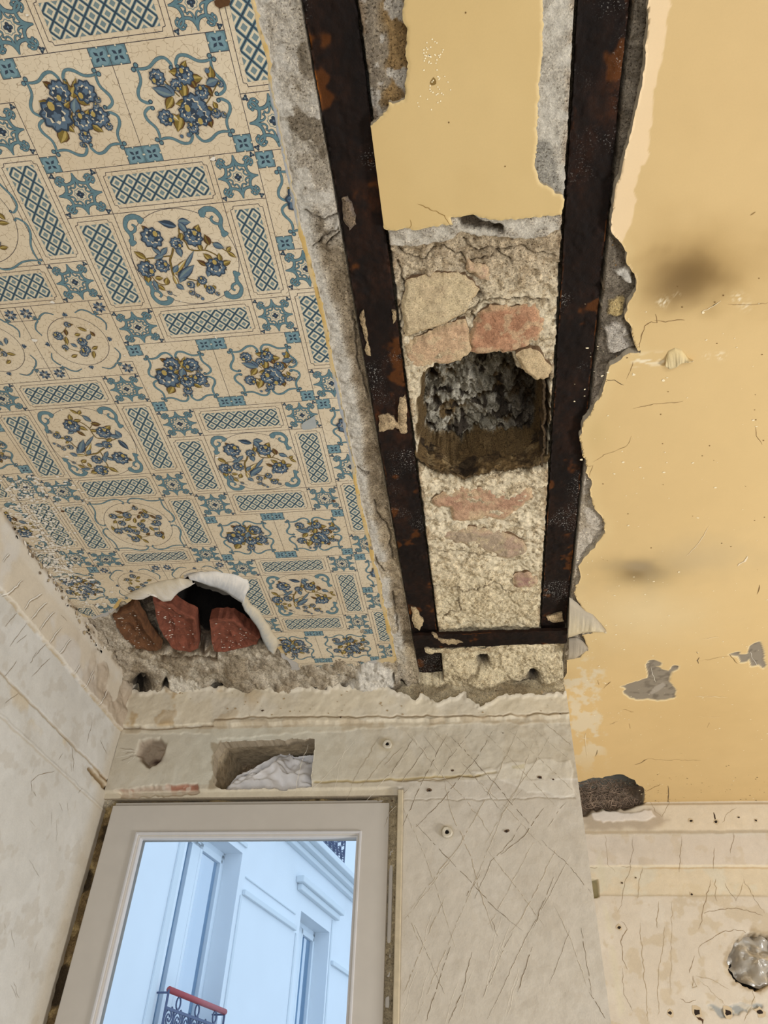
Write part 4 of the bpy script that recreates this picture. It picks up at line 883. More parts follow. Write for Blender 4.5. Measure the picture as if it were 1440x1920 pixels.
def blob(px_, py_, r, asp, ang, mt='white', l=17):
    X, Y, _ = onZ(px_, py_)
    if not inp(X, Y): return
    emit(mt, [(X+r*rw.uniform(.7, 1.3)*math.cos(k*.7)*1.0, Y+r*asp*rw.uniform(.7, 1.3)*math.sin(k*.7)) for k in range(9)], l)
for i in range(750):        # lime scuffs, thick by the left wall and round the hole
    t = rw.random(); ex, ey = (10+t*150, 915+t*235); d_ = abs(rw.gauss(0, 26))
    blob(ex+d_*1.0, ey-d_*.65, rw.choice([.0008, .0014, .002, .0035]), rw.uniform(.3, 1.2), 0)
for i in range(110): blob(rw.uniform(0, 700), rw.uniform(560, 1240), rw.choice([.0007, .001, .0016]), rw.uniform(.4, 1.2), 0)
for i in range(520): blob(rw.gauss(60, 50), rw.gauss(955, 40), rw.choice([.0012, .002, .004]), rw.uniform(.25, .6), 0)
for i in range(260): t_ = rw.random(); blob(rw.gauss(75+t_*50, 20), rw.gauss(1035+t_*60, 14), rw.choice([.0012, .002, .0045]), rw.uniform(.3, .8), 0)
for (px_, py_, r) in [(400, 296, .004), (65, 636, .005), (99, 565, .004), (407, 856, .0035), (375, 1139, .005), (172, 1085, .007), (182, 1095, .005), (196, 1130, .005), (210, 1150, .005), (52, 27, .0022)]: blob(px_, py_, r, .6, 0)
blob(420-2, 2, .008, .7, 0, 'brown', 17); emit('patch', [tuple(onZ(330+a/3.349, 600+b_/3.349)[:2]) for a, b_ in ((788, 655), (803, 636), (835, 618), (872, 594), (886, 668), (850, 680), (800, 684), (790, 672))], 17.5); blob(626, 938, .004, .8, 0, 'brown', 17); blob(118, 957, .004, .8, 0, 'brown', 17)
wp = pymesh('wallpaper', PV, PF, [PM[k] for k in PK], None, PI); tag(wp, 'cream wallpaper printed with blue tiles, birds and bouquets, torn at its edges', 'wallpaper')

# ================================================================== broken corner: hole in the wallpapered ceiling
H = Surf('Z', 1.0, ar(-.975, -.212, .0022), ar(1.15, 1.86, .0022))
x, y, U, V = H.px, H.py, H.U, H.V; f1, f2, f3, f4 = H.f(14, 5, 41), H.f(50, 4, 42), H.f(160, 3, 43), H.f(26, 4, 44)
H.h = -.012+.007*f1+.0045*f2+.002*f3; H.c[:] = rgb(172, 160, 140); H.paint(ss(-.1, .4, f4)*.7, rgb(198, 188, 170)); H.paint(ss(.2, .6, f2)*.6, rgb(128, 114, 94))
m = H.poly([(226, 1172), (240, 1140), (262, 1112), (300, 1098), (330, 1084), (360, 1080), (410, 1084), (450, 1108), (480, 1150), (500, 1190), (492, 1214), (400, 1232), (320, 1230), (250, 1216)], 2, 6, 3)
k = ss(-3, 4, m); H.h -= .045*k; H.paint(k*.6, rgb(132, 118, 100)); H.paint(k*ss(.1, .4, f4)*.6, rgb(64, 52, 42))
m = H.poly([(318, 1135), (350, 1100), (390, 1094), (440, 1108), (470, 1145), (503, 1200), (496, 1212), (440, 1218), (400, 1216), (345, 1200), (325, 1170)], 1.5, 6, 4); k = ss(-2, 5, m); H.h -= .12*k; H.paint(ss(-5, -1, m), rgb(20, 16, 13))  # void and its walls painted black for the shade inside
d = ss(1.66, 1.84, V); H.h += d*(.045+.016*f1)
H.paint(ss(1.60, 1.66, V)*ss(0, .5, f1)*.5, rgb(140, 124, 100))
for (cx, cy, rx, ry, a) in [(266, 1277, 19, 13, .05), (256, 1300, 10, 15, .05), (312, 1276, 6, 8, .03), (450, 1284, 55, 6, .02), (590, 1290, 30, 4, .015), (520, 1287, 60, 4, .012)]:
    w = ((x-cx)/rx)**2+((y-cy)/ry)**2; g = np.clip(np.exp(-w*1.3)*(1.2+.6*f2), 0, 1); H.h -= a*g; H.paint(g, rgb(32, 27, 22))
m = H.line([(236, 1218), (300, 1228), (360, 1232), (404, 1234), (404, 1244), (380, 1242), (300, 1238)], 1.5, 6, 8); H.h -= .006*ss(4, 0, m); H.paint(ss(4, 0, m)*.8, rgb(78, 62, 44))
m = H.poly([(315, 1268), (340, 1262), (372, 1272), (402, 1284), (400, 1300), (320, 1298)], 2, 5, 9); H.h += .006*ss(-2, 3, m); H.paint(ss(-2, 2, m)*.9, rgb(214, 206, 190))
m = H.poly([(640, 1282), (668, 1262), (680, 1243), (708, 1240), (735, 1250), (738, 1275), (700, 1284)], 2, 5, 10); H.h += .014*ss(-2, 6, m); H.paint(ss(-2, 2, m)*.95, rgb(214, 208, 196))
m = H.poly([(150, 1150), (215, 1140), (250, 1200), (238, 1320), (215, 1330), (180, 1200)], 3, 8, 11); H.h += .008*ss(-4, 10, m)+.003*f2; H.paint(ss(-3, 3, m)*.6, rgb(182, 170, 152))
H.strip([(186, 1180), (210, 1215), (226, 1250), (232, 1290)], 2, rgb(90, 78, 62), 2, 4)
ho = H.build('ceiling', M_rough, None); tag(ho, kind='structure')

def brick_thing(px_pts, z, thick, mat, label, seed, tilt=0.0):
    """rough brick with a hollow lower face, outline traced, real thickness"""
    r = random.Random(seed); P = [onZ(a, b, z)[:2] for a, b in rough(px_pts, .9, 6, seed)]
    cx = sum(p[0] for p in P)/len(P); cy = sum(p[1] for p in P)/len(P); vs = []; fs = []; n = len(P)
    levels = [(1.0, thick, 0), (1.0, .004, 0), (.965, 0, 0), (.84, 0.001, 0), (.66, .010, 1), (.40, .014, 1), (.15, .012, 1)]
    for (s_, dz, j) in levels:
        for p in P:
            q = (cx+(p[0]-cx)*s_, cy+(p[1]-cy)*s_); vs.append((q[0], q[1], z+dz+tilt*(q[1]-cy)+.0022*float(fbm(np.array([q[0]*70]), np.array([q[1]*70]), 3, seed)[0])))
    for L in range(len(levels)-1):
        for i in range(n): fs.append((L*n+i, L*n+(i+1) % n, (L+1)*n+(i+1) % n, (L+1)*n+i))
    b_ = (len(levels)-1)*n; vs.append((cx, cy, z+.002)); fs += [(b_+i, b_+(i+1) % n, len(vs)-1) for i in range(n)]; fs.append(tuple(range(n))[::-1])
    e_ = empty('terracotta_brick', (cx, cy, z)); tag(e_, label, 'brick', 'terracotta bricks in the ceiling hole')
    pymesh('brick_body', vs, fs, mat, e_, smooth=False)
    S_ = MB()
    for i in range(46):
        a = r.choice(P); t = r.uniform(.15, .97); q = (cx+(a[0]-cx)*t, cy+(a[1]-cy)*t); rr_ = r.choice([.0008, .0015, .0026]); zz = z-.0028+tilt*(q[1]-cy)
        S_.add([(q[0]+rr_*r.uniform(.6, 1.3)*math.cos(k_), q[1]+rr_*.5*r.uniform(.6, 1.3)*math.sin(k_), zz) for k_ in (0, .9, 1.8, 2.7, 3.6, 4.5, 5.4)], [tuple(range(7))[::-1]])
    o = S_.build('plaster_spatter', PM['white'], e_); o['kind'] = 'stuff'
    return e_
brick_thing(Z5([(540, 400), (590, 375), (640, 355), (665, 400), (700, 460), (740, 520), (775, 560), (720, 572), (660, 560), (600, 510), (560, 450)]), 1.001, .03, M_brickdark, 'brown terracotta brick spattered white, leftmost in the ceiling hole', 1)
brick_thing(Z5([(735, 320), (770, 335), (830, 350), (860, 375), (900, 400), (940, 415), (948, 470), (955, 560), (900, 575), (830, 560), (790, 500), (755, 420)]), 1.012, .035, M_brick, 'red terracotta brick in the middle of the ceiling hole', 2)
brick_thing(Z5([(1008, 425), (1050, 412), (1120, 415), (1150, 440), (1200, 470), (1255, 505), (1240, 535), (1150, 560), (1030, 572), (1015, 500)]), 1.010, .035, M_brick, 'red terracotta brick under the black void, rightmost in the ceiling hole', 3)

# torn flaps of paper and skim coat hanging round the hole
def flap(name, inner, outer, zi, zo, mat, col_i, col_o, seed, parent=None, n=26, m=6, curl_=.006):
    def res(P, n):
        P = rough(P, .7, 9, seed, False); L = [0]
        for i in range(1, len(P)): L.append(L[-1]+math.hypot(P[i][0]-P[i-1][0], P[i][1]-P[i-1][1]))
        t = np.linspace(0, L[-1], n); return list(zip(np.interp(t, L, [p[0] for p in P]), np.interp(t, L, [p[1] for p in P])))
    A_, B_ = res(inner, n*2), res(outer, n*2); n = n*2; r = random.Random(seed); vs = []; cs = []
    zz = [.0022*float(fbm(np.array([q_*.16]), np.array([seed*1.7]), 3, seed)[0]) for q_ in range(n)]
    for i in range(n):
        a = onZ(*A_[i], zi); b_ = onZ(*B_[i], zo+zz[i])
        for j in range(m+1):
            t = j/m; p = a*(1-t)+b_*t; p = p-np.array([0, 0, math.sin(t*math.pi)*curl_]); vs.append(p); w = min(1, max(0, t*1.4-.2+r.uniform(-.25, .25))); cs.append(rgb(*col_i)*(1-w)+rgb(*col_o)*w)
    fs = [(i*(m+1)+j, i*(m+1)+j+1, (i+1)*(m+1)+j+1, (i+1)*(m+1)+j) for i in range(n-1) for j in range(m)]
    o = pymesh(name, vs, fs, mat, parent, smooth=True, cols=cs); s_ = o.modifiers.new('solid', 'SOLIDIFY'); s_.thickness = .0012; return o
o = flap('hanging_skim_flap', Z5([(905, 200), (960, 185), (1040, 183), (1130, 198), (1195, 225), (1205, 260), (1180, 290)]), Z5([(930, 225), (985, 245), (1040, 262), (1100, 290), (1140, 320), (1165, 335), (1180, 345)]), .9985, .988, M_plaster, (214, 209, 200), (176, 178, 180), 3); tag(o, 'white and grey torn skim flap hanging over the top rim of the ceiling hole', 'plaster flap')
o = flap('hanging_paper_edge', Z5([(1180, 290), (1210, 340), (1255, 375), (1280, 420), (1310, 470), (1345, 530), (1330, 570)]), Z5([(1165, 340), (1180, 375), (1215, 420), (1250, 470), (1268, 520), (1290, 560), (1310, 575)]), .9985, .984, M_plaster, (196, 184, 160), (158, 160, 158), 5); tag(o, 'long grey torn paper edge drooping along the right rim of the ceiling hole', 'paper flap')
o = flap('curled_plaster_skin', Z5([(600, 300), (680, 262), (740, 240), (800, 225), (860, 215), (925, 222)]), Z5([(690, 318), (740, 292), (785, 330), (825, 325), (860, 285), (940, 240)]), .9985, .990, M_plaster, (202, 190, 166), (212, 206, 196), 6); tag(o, 'cream curled plaster skin at the left rim of the ceiling hole', 'plaster flap')
# torn yellow plaster curling down by the right beam
o = flap('curled_yellow_flap', ZR2([(95, 480), (150, 520), (200, 570), (245, 590), (300, 650), (330, 690)]), ZR2([(85, 740), (120, 730), (170, 712), (215, 705), (280, 705), (332, 702)]), 1.0, .985, M_plaster, (168, 158, 140), (206, 192, 160), 7); tag(o, 'grey curled plaster flake beside the lower end of the right beam', 'plaster flap')
o = flap('plaster_flake', ZR2([(90, 745), (140, 740), (180, 760), (215, 800)]), ZR2([(85, 880), (130, 875), (170, 850), (215, 815)]), 1.0, .990, M_plaster, (150, 140, 124), (176, 164, 144), 8); tag(o, 'small grey plaster flake just below the curled one by the right beam', 'plaster flap')
o = flap('blown_chip', ZR1([(665, 930), (680, 890), (720, 870), (760, 880), (800, 930), (830, 945)]), ZR1([(665, 985), (690, 1000), (730, 990), (760, 965), (800, 960), (832, 948)]), .9995, .990, M_plaster, (214, 192, 142), (206, 188, 146), 9, curl_=.0015); tag(o, 'small blown paint blister on the yellow ceiling below the dark smudge', 'paint blister')

# ================================================================== walls
# ---- window wall
W = Surf('Y', WY, ar(WX, CX, .0021), np.concatenate([ar(-1.5, .1, .2)[:-1], ar(.1, .19, .03)[:-1], ar(.19, 1.03, .0021)]))
x, y, U, V = W.px, W.py, W.U, W.V; f1, f2, f3, f4 = W.f(8, 4, 61), W.f(40, 4, 62), W.f(140, 3, 63), W.f(18, 4, 64)
W.c[:] = rgb(199, 191, 173); W.paint(np.clip(f1*.7+.3, 0, 1)*.5, rgb(190, 180, 160)); W.paint(ss(.2, .5, W.f(11, 4, 171))*.35, rgb(208, 203, 190)); W.paint(ss(.35, .6, W.f(30, 4, 172))*.3, rgb(172, 160, 138))
W.h += .0012*f1+.0006*f2
# upper course: plaster cornice stub, cream, ledge under it
up = ss(.874, .880, V+.003*f2); W.h += up*(.010+.002*f4); W.paint(up*.9, rgb(218, 207, 183)); W.paint(up*ss(.15, .5, f4)*ss(560, 380, x)*.8, rgb(186, 160, 120)); W.paint(up*ss(-.1, .4, W.f(12, 3, 70))*.4, rgb(216, 210, 196))
m = W.poly([(228, 1366), (300, 1366), (400, 1360), (408, 1352), (640, 1347), (700, 1355), (850, 1348), (1064, 1342), (1066, 1356), (850, 1358), (700, 1366), (620, 1372), (408, 1386), (395, 1376), (300, 1376), (228, 1374)], 1.3, 6, 71); k = ss(-1.5, 1.5, m); W.h += .002*k; W.paint(k*.5, rgb(202, 190, 166)); W.paint(k*ss(0, .4, W.f(26, 4, 177))*.45, rgb(170, 152, 124))
m = W.line([(405, 1352), (640, 1346), (850, 1346), (1064, 1340)], 1.5, 7, 72); W.paint(ss(2.5, 0, m)*.7, rgb(136, 114, 84)); W.h -= .003*ss(2.5, 0, m)
mid = (V < .868)*(V > .72); W.paint(mid*.5*ss(.4, 0, np.abs(U+.6)), rgb(206, 208, 196)); W.h += mid*.0015*W.f(25, 4, 77)*ss(-.35, -.2, U)
W.paint((V < .722)*1.*ss(-.25, -.2, U)*.5, rgb(200, 194, 186))
for j, (pts, w_, cc, kk) in enumerate([([(590, 1466), (660, 1466), (740, 1462), (850, 1456), (930, 1448)], 3.5, (170, 148, 96), .7), ([(745, 1464), (820, 1462), (900, 1454)], 1.6, (120, 98, 62), .8), ([(757, 1500), (850, 1500), (960, 1498), (1078, 1496)], 1.6, (176, 164, 144), .6), ([(228, 1366), (300, 1368), (400, 1362)], 2.2, (128, 110, 86), .7)]):
    m = W.line(pts, 1.2, 8, 90+j); W.paint(ss(w_, 0, m)*kk, rgb(*cc)); W.h -= .0025*ss(w_, 0, m)
m = W.poly([(958, 1437), (985, 1433), (982, 1442), (962, 1442)], .5, 4, 1); W.paint(ss(-1, 1, m)*.8, rgb(170, 156, 110))
# raised filler patch top right
m = W.poly([(880, 1448), (1000, 1430), (1068, 1424), (1078, 1490), (1060, 1496), (960, 1470)], 3, 10, 92); W.h += .0012*ss(-1, 2, m); W.paint(ss(-1, 1, m)*.5, rgb(222, 217, 204))
# impact hole at left
m = W.poly([(262, 1388), (300, 1384), (312, 1394), (308, 1412), (296, 1430), (280, 1440), (265, 1428), (256, 1408)], 2, 5, 93); k = ss(-3, 7, m); W.h -= .022*k+.008*k*f2; W.paint(ss(-2, 3, m)*.85, rgb(150, 134, 116)); W.paint(np.exp(-(((x-291)/11)**2+((y-1424)/6)**2))*1.0, rgb(60, 42, 34))
for j in range(6):
    a = math.radians(146+j*14); W.strip([(262+8*math.cos(a), 1412+8*math.sin(a)), (258+(24+9*(j%3))*math.cos(a), 1418+26*math.sin(a))], 2.2, rgb(168, 156, 138) if j % 2 else rgb(222, 216, 202), 1, 300+j)
# lintel line over the window with exposed brick
m = W.poly([(215, 1482), (260, 1476), (370, 1470), (372, 1484), (340, 1490), (225, 1494)], 1.5, 5, 94); W.h -= .010*ss(-2, 3, m); W.paint(ss(-2, 2, m)*.9, rgb(176, 158, 140)); W.paint(ss(-2, 2, m)*ss(.0, .4, f4+.3*f2)*.6, rgb(150, 84, 62)); W.paint(ss(-2, 2, m)*ss(.25, .5, f2)*.7, rgb(206, 198, 184))
W.paint(ss(.712, .706, V)*ss(-.20, -.24, U)*.8, rgb(204, 194, 172)); W.paint(ss(.692, .684, V)*ss(-.20, -.24, U)*ss(-.5, -.8, U)*ss(-.3, .2, f4)*.9, rgb(104, 80, 58))
W.h -= ss(.708, .704, V)*ss(-.198, -.204, U)*.006
for j, cxp in enumerate([(725, 1395), (838, 1560)]):
    w = np.hypot(x-cxp[0], (y-cxp[1])*.95); W.paint(ss(17, 8, w+3*f2)*.6, rgb(180, 166, 136))
# openings: window, niche
win = np.minimum(np.minimum(U+.975, -.203-U), np.minimum(.690-V, V+1.2))*1000
nic = sdpoly(x, y, rough([(414, 1392), (440, 1390), (500, 1388), (560, 1386), (590, 1386), (590, 1400), (586, 1430), (585, 1476), (500, 1479), (416, 1480), (404, 1474), (400, 1440), (404, 1410)], 1.1, 5, 95), 40)
m = W.poly([(395, 1392), (414, 1388), (418, 1478), (390, 1480), (398, 1440)], 3, 5, 97); W.paint(ss(-2, 2, m)*.7, rgb(150, 136, 112))
top_edge = sdpoly(x, y, rough([(190, 1900), (140, 1200), (232, 1330), (240, 1300), (300, 1296), (340, 1294), (400, 1292), (440, 1287), (500, 1291), (560, 1292), (615, 1298), (622, 1290), (700, 1288), (742, 1300), (762, 1306), (780, 1318), (800, 1310), (820, 1322), (850, 1312), (870, 1300), (885, 1318), (900, 1330), (930, 1312), (980, 1308), (1030, 1304), (1066, 1300), (1200, 1300), (1400, 2400), (0, 2400)], 2.6, 4, 96), 40)
top_edge = np.where(V < .9, 40, top_edge)
W.sd = np.minimum(np.minimum(-win, -nic), top_edge)
W.paint(ss(10, 2, top_edge)*(V > .93)*.5, rgb(222, 214, 198)); W.h += .003*ss(8, 2, top_edge)*(V > .9)
# scored hatching
r = random.Random(9); dkc, ltc, mdc = rgb(120, 104, 80), rgb(226, 218, 202), rgb(168, 154, 130)
S8 = lambda L: [(720+a/2, 1200+b_/2) for a, b_ in L]
down = [[(80, 340), (230, 520), (300, 590), (420, 760)], [(180, 330), (330, 505), (470, 640), (590, 770)], [(150, 360), (200, 430)], [(250, 360), (390, 510), (545, 690)], [(360, 330), (470, 440), (640, 620)], [(460, 330), (600, 460), (720, 580)], [(560, 330), (700, 450)], [(600, 310), (710, 400)], [(120, 690), (220, 800), (330, 910), (420, 1010), (520, 1090)], [(225, 520), (250, 640), (330, 820), (355, 930), (410, 1090)], [(60, 600), (150, 800), (220, 1000), (265, 1150)], [(390, 790), (490, 920), (600, 1070)], [(590, 750), (680, 830), (780, 950)], [(110, 1060), (180, 1220), (230, 1330)], [(330, 500), (440, 640)], [(640, 1000), (700, 1120), (760, 1300)], [(770, 1320), (830, 1420)], [(90, 1030), (130, 1130)]]
up_ = [[(240, 350), (150, 520), (70, 700)], [(330, 335), (200, 510)], [(410, 340), (350, 440), (220, 600), (120, 700)], [(500, 340), (430, 500), (290, 760), (100, 1010)], [(560, 380), (500, 560), (380, 760)], [(520, 560), (450, 640), (330, 930), (220, 1190), (110, 1440)], [(620, 360), (560, 470), (440, 640)], [(690, 600), (640, 660), (615, 700)], [(600, 630), (520, 740), (430, 810)], [(515, 690), (480, 750), (400, 830), (340, 970)], [(650, 770), (600, 880), (510, 1050), (470, 1100)], [(700, 800), (620, 960), (540, 1100), (380, 1440)], [(270, 800), (180, 920), (75, 1050)], [(250, 1150), (200, 1300), (155, 1440)], [(330, 1170), (290, 1330), (240, 1440)], [(560, 760), (470, 930), (390, 1070)], [(700, 1080), (620, 1290)], [(740, 1080), (780, 1330)], [(480, 1100), (430, 1200), (370, 1340)], [(560, 1140), (500, 1320)], [(110, 370), (30, 500), (0, 520)], [(70, 400), (0, 470)], [(160, 400), (60, 540)], [(90, 560), (20, 640), (0, 700)], [(640, 880), (560, 1080)], [(360, 880), (310, 960)], [(230, 960), (140, 1160), (70, 1330)], [(400, 1040), (430, 1120)]]
for i, L in enumerate(down+up_):
    W.strip(S8(L), r.choice([.7, .9, 1.2]), r.choice([dkc, mdc, mdc]), .7, 400+i, gap=.12); W.strip([(a+1.1, b_+.5) for a, b_ in S8(L)], .8, ltc, .7, 400+i, .0003, gap=.3)
for i in range(14):
    a = r.uniform(560, 1000); b_ = r.uniform(1700, 1860) if a > 760 else r.uniform(1380, 1440); W.strip([(a, b_), (a-14, b_+40), (a-26, b_+90)], .9, ltc, .8, 500+i)
Z6 = lambda L: [(160+a/2.25, 1200+b_/2.25) for a, b_ in L]
for i, L in enumerate([[(1140, 420), (1010, 580), (940, 640)], [(1240, 410), (1150, 560), (1100, 670)], [(1380, 460), (1260, 590), (1180, 680)], [(1290, 470), (1160, 620)], [(1370, 390), (1440, 480)]]): W.strip(Z6(L), 1.2, mdc if i % 2 else ltc, 1, 520+i)
for i, (a, b_, rr_) in enumerate([(494, 1336, .004), (640, 1349, .003), (950, 1558, .0055), (1012, 1458, .006), (1037, 1462, .003), (805, 1482, .006), (848, 1445, .004), (930, 1300, .003), (1050, 1342, .002), (943, 1375, .002), (735, 1500, .003)]):
    u, v = W.un(a, b_); W.spot(u, v, rr_, rgb(104, 84, 64), i, 8, .0012, .7); W.spot(u, v-.001, rr_*.5, rgb(44, 34, 28), i+3, 7, .0016, .8)
for i in range(60):
    a, b_ = r.uniform(300, 1060), r.uniform(1300, 1345); u, v = W.un(a, b_); W.spot(u, v, r.choice([.0012, .002, .003]), rgb(176, 154, 120), i, 7, .0006+.0, r.uniform(.3, 1))
ww = W.build('wall_window', M_plaster, None, .035, rgb(168, 154, 132)); tag(ww, kind='structure')
# rough core of the window wall seen behind the broken top
K = Surf('Y', WY+.014, ar(WX, CX, .004), ar(.86, 1.13, .004)); K.h = .006*K.f(14, 4, 5)+.003*K.f(60, 3, 6); K.c[:] = rgb(204, 190, 160); K.paint(ss(0, .5, K.f(30, 4, 7))*.7, rgb(160, 144, 118))
K.sd = -sdpoly(K.px, K.py, [(395, 1380), (600, 1375), (600, 1490), (395, 1490)], 40)
o = K.build('wall_core', M_rough); tag(o, kind='structure')
# side of the window wall running back to the rear wall, and its far side
m = MB(); m.box((CX-.06, WY+.004, -1.5), (CX-.0005, BY, .95)); m.box((CX-.06, WY+.07, .95), (CX-.0005, BY, .998)); o = m.build('wall_return', M_room); tag(o, kind='structure')
# niche box
m = MB(); Zn0, Zn1, Xn0, Xn1 = .708, .845, -.690, -.418
m.add([(Xn0, WY+.03, Zn0), (Xn1, WY+.03, Zn0), (Xn1, WY+.03, Zn1), (Xn0, WY+.03, Zn1), (Xn0+.03, WY+.16, Zn0), (Xn1, WY+.16, Zn0), (Xn1, WY+.16, Zn1-.01), (Xn0+.03, WY+.16, Zn1-.01)], [(0, 1, 5, 4), (1, 2, 6, 5), (2, 3, 7, 6), (3, 0, 4, 7), (4, 5, 6, 7)])
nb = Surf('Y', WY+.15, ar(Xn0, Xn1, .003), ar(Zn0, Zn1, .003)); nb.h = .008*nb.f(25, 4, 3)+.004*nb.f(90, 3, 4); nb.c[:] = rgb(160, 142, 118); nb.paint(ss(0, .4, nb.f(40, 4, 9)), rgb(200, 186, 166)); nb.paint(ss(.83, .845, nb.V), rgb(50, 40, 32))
nroot = empty('wall_niche', (-.55, WY+.05, Zn0)); tag(nroot, kind='structure')
m.build('niche_sides', flat('niche_mortar', (172, 156, 130), .95, .35, 60, 1.0, dist=.006), nroot); nb.build('niche_back', M_rough, nroot)

# ---- left wall
Lw = Surf('X', WX, np.concatenate([ar(-3.2, .6, .2)[:-1], ar(.6, 1.835, .0026)]), np.concatenate([ar(-1.5, .0, .25)[:-1], ar(0, .1, .02)[:-1], ar(.1, 1.01, .0026)]))
x, y, U, V = Lw.px, Lw.py, Lw.U, Lw.V; f1, f2, f3, f4 = Lw.f(6, 4, 81), Lw.f(34, 4, 82), Lw.f(130, 3, 83), Lw.f(16, 4, 84)
Lw.c[:] = rgb(202, 200, 194); Lw.paint(np.clip(f1*.7+.3, 0, 1)*.5, rgb(190, 186, 177)); Lw.paint(ss(.2, .5, Lw.f(11, 4, 173))*.35, rgb(212, 211, 207)); Lw.paint(ss(.35, .6, Lw.f(28, 4, 174))*.25, rgb(170, 160, 144)); Lw.h += .001*f1+.0004*f2
zl = .868+.002*f2+.0015*f3; up = ss(-.002, .003, V-zl); Lw.h += up*(.005); Lw.paint(up*.9, rgb(204, 192, 172)); Lw.paint(up*ss(.0, .4, Lw.f(9, 4, 88))*.7, rgb(206, 202, 196)); Lw.paint(up*ss(1.35, 1.7, U)*ss(-.2, .3, f4)*.7, rgb(176, 160, 140))
Lw.paint(ss(.004, .0005, np.abs(V-zl+.002))*.75*ss(-.5, .3, f2), rgb(176, 156, 122)); Lw.paint(ss(.003, .0005, np.abs(V-zl-.004))*.5, rgb(226, 220, 206))
Lw.paint(ss(.014, .0, np.abs(V-.998))*.7*ss(-.3, .3, f2), rgb(150, 134, 112)); Lw.paint(ss(.02, .006, np.abs(V-.975))*.4, rgb(214, 208, 196))
ft = ss(1.45, 1.75, U)*ss(.86, .9, V)*ss(-.2, .3, f4); Lw.paint(ft*.7, rgb(168, 152, 132)); Lw.h += .006*ft*f2
zc = .736+.002*f2; Lw.h -= .003*ss(.004, .0005, np.abs(V-zc)); Lw.paint(ss(.0035, .0005, np.abs(V-zc))*.6, rgb(150, 130, 100)); Lw.paint(ss(.05, .01, zc-V)*(V < zc)*ss(0, .4, Lw.f(12, 4, 92))*.5, rgb(200, 180, 146))
zd = .668+.0015*f2; Lw.h += .0016*ss(.004, .001, np.abs(V-zd)); Lw.paint(ss(.003, .0005, np.abs(V-zd+.004))*.45, rgb(160, 146, 122))
Lw.paint(ss(1.74, 1.79, U)*ss(.87, .86, V)*.35, rgb(176, 158, 128)); Lw.paint(ss(1.70, 1.78, U)*ss(.006, .0, np.abs(V-zc+.004))*.8, rgb(110, 84, 52))
m = Lw.line([(168, 1442), (185, 1462), (198, 1478)], 1, 5, 3); Lw.paint(ss(5, 1, m)*.8, rgb(110, 86, 52)); Lw.h -= .005*ss(5, 1, m)
Z9 = lambda L: [(a/3.2, 900+b_/3.2) for a, b_ in L]
for i, L in enumerate([[(130, 775), (170, 720), (235, 680)], [(170, 835), (215, 780), (265, 735)], [(225, 900), (255, 850), (310, 790)], [(280, 980), (320, 920), (355, 880)], [(340, 1040), (380, 990), (410, 955)], [(430, 1160), (450, 1130), (465, 1100)], [(495, 1250), (520, 1200), (550, 1140)], [(585, 1350), (610, 1300), (630, 1260)], [(0, 695), (60, 660), (120, 600)], [(0, 490), (40, 440)]]): Lw.strip(Z9(L), 2.4, rgb(228, 224, 214), .5, 600+i, .0012); Lw.strip([(a+2, b_+2) for a, b_ in Z9(L)], 1.2, rgb(160, 144, 120), 1.0, 600+i, .001)
for i, L in enumerate([[(20, 1185), (60, 1140), (100, 1085)], [(200, 1070), (240, 1020), (275, 985)], [(30, 880), (100, 800)], [(60, 1000), (160, 860)], [(100, 980), (160, 930)], [(190, 1180), (300, 1070)], [(30, 1340), (110, 1280)], [(180, 1100), (220, 1030)], [(350, 1520), (430, 1600), (440, 1750)], [(520, 1580), (550, 1450)], [(470, 1880), (490, 1850)], [(190, 1870), (185, 1810), (230, 1770), (325, 1745)], [(215, 1900), (200, 1870)], [(640, 1640), (600, 1560)], [(350, 1680), (375, 1640)], [(425, 1700), (430, 1750)], [(550, 1170), (545, 1210)], [(350, 810), (390, 850)]]): Lw.strip(Z9(L), 1.2, rgb(150, 136, 116), .6, 640+i, .0006)
for i in range(14):
    a, b_ = rr.uniform(0, 130), rr.uniform(1420, 1900); Lw.strip([(a, b_), (a+rr.uniform(-8, 20), b_+rr.uniform(10, 40))], .8, rgb(168, 158, 144), 1, 700+i, .0005)
for i in range(120):
    t = rr.random(); a, b_ = 20+t*170, 985+t*240; a += rr.gauss(0, 5); u, v = Lw.un(a, b_); Lw.spot(u, v, rr.choice([.002, .004, .006]), rgb(*rr.choice([(120, 104, 84), (226, 220, 208), (176, 158, 128)])), i, 7, .002, rr.uniform(.3, 1), 0, .5)
o = Lw.build('wall_left', M_plaster); tag(o, kind='structure')

# ---- back wall beyond the window wall
B = Surf('Y', BY, np.concatenate([ar(CX-.05, 1.15, .0028), ar(1.2, 2.9, .2)]), np.concatenate([ar(-1.5, .1, .2)[:-1], ar(.1, .3, .04)[:-1], ar(.3, 1.06, .0028)]))
x, y, U, V = B.px, B.py, B.U, B.V; f1, f2, f3, f4 = B.f(6, 4, 101), B.f(30, 4, 102), B.f(120, 3, 103), B.f(14, 4, 104)
B.c[:] = rgb(205, 197, 183); B.paint(np.clip(f1*.5+.35, 0, 1)*.5, rgb(202, 192, 176)); B.h += .0012*f1+.0005*f2; B.paint(ss(.15, .45, B.f(12, 4, 175))*.4, rgb(214, 208, 196)); B.paint(ss(.3, .55, B.f(26, 4, 176))*.4, rgb(186, 170, 140))
band = ss(.898, .903, V+.0015*f2); B.h += .014*band; B.paint(band*.8, rgb(214, 202, 180)); B.paint(ss(.006, .001, np.abs(V-.901+.0015*f2))*.7, rgb(158, 140, 112))
B.paint(ss(.006, 0, np.abs(V-.992))*.6, rgb(140, 118, 84))
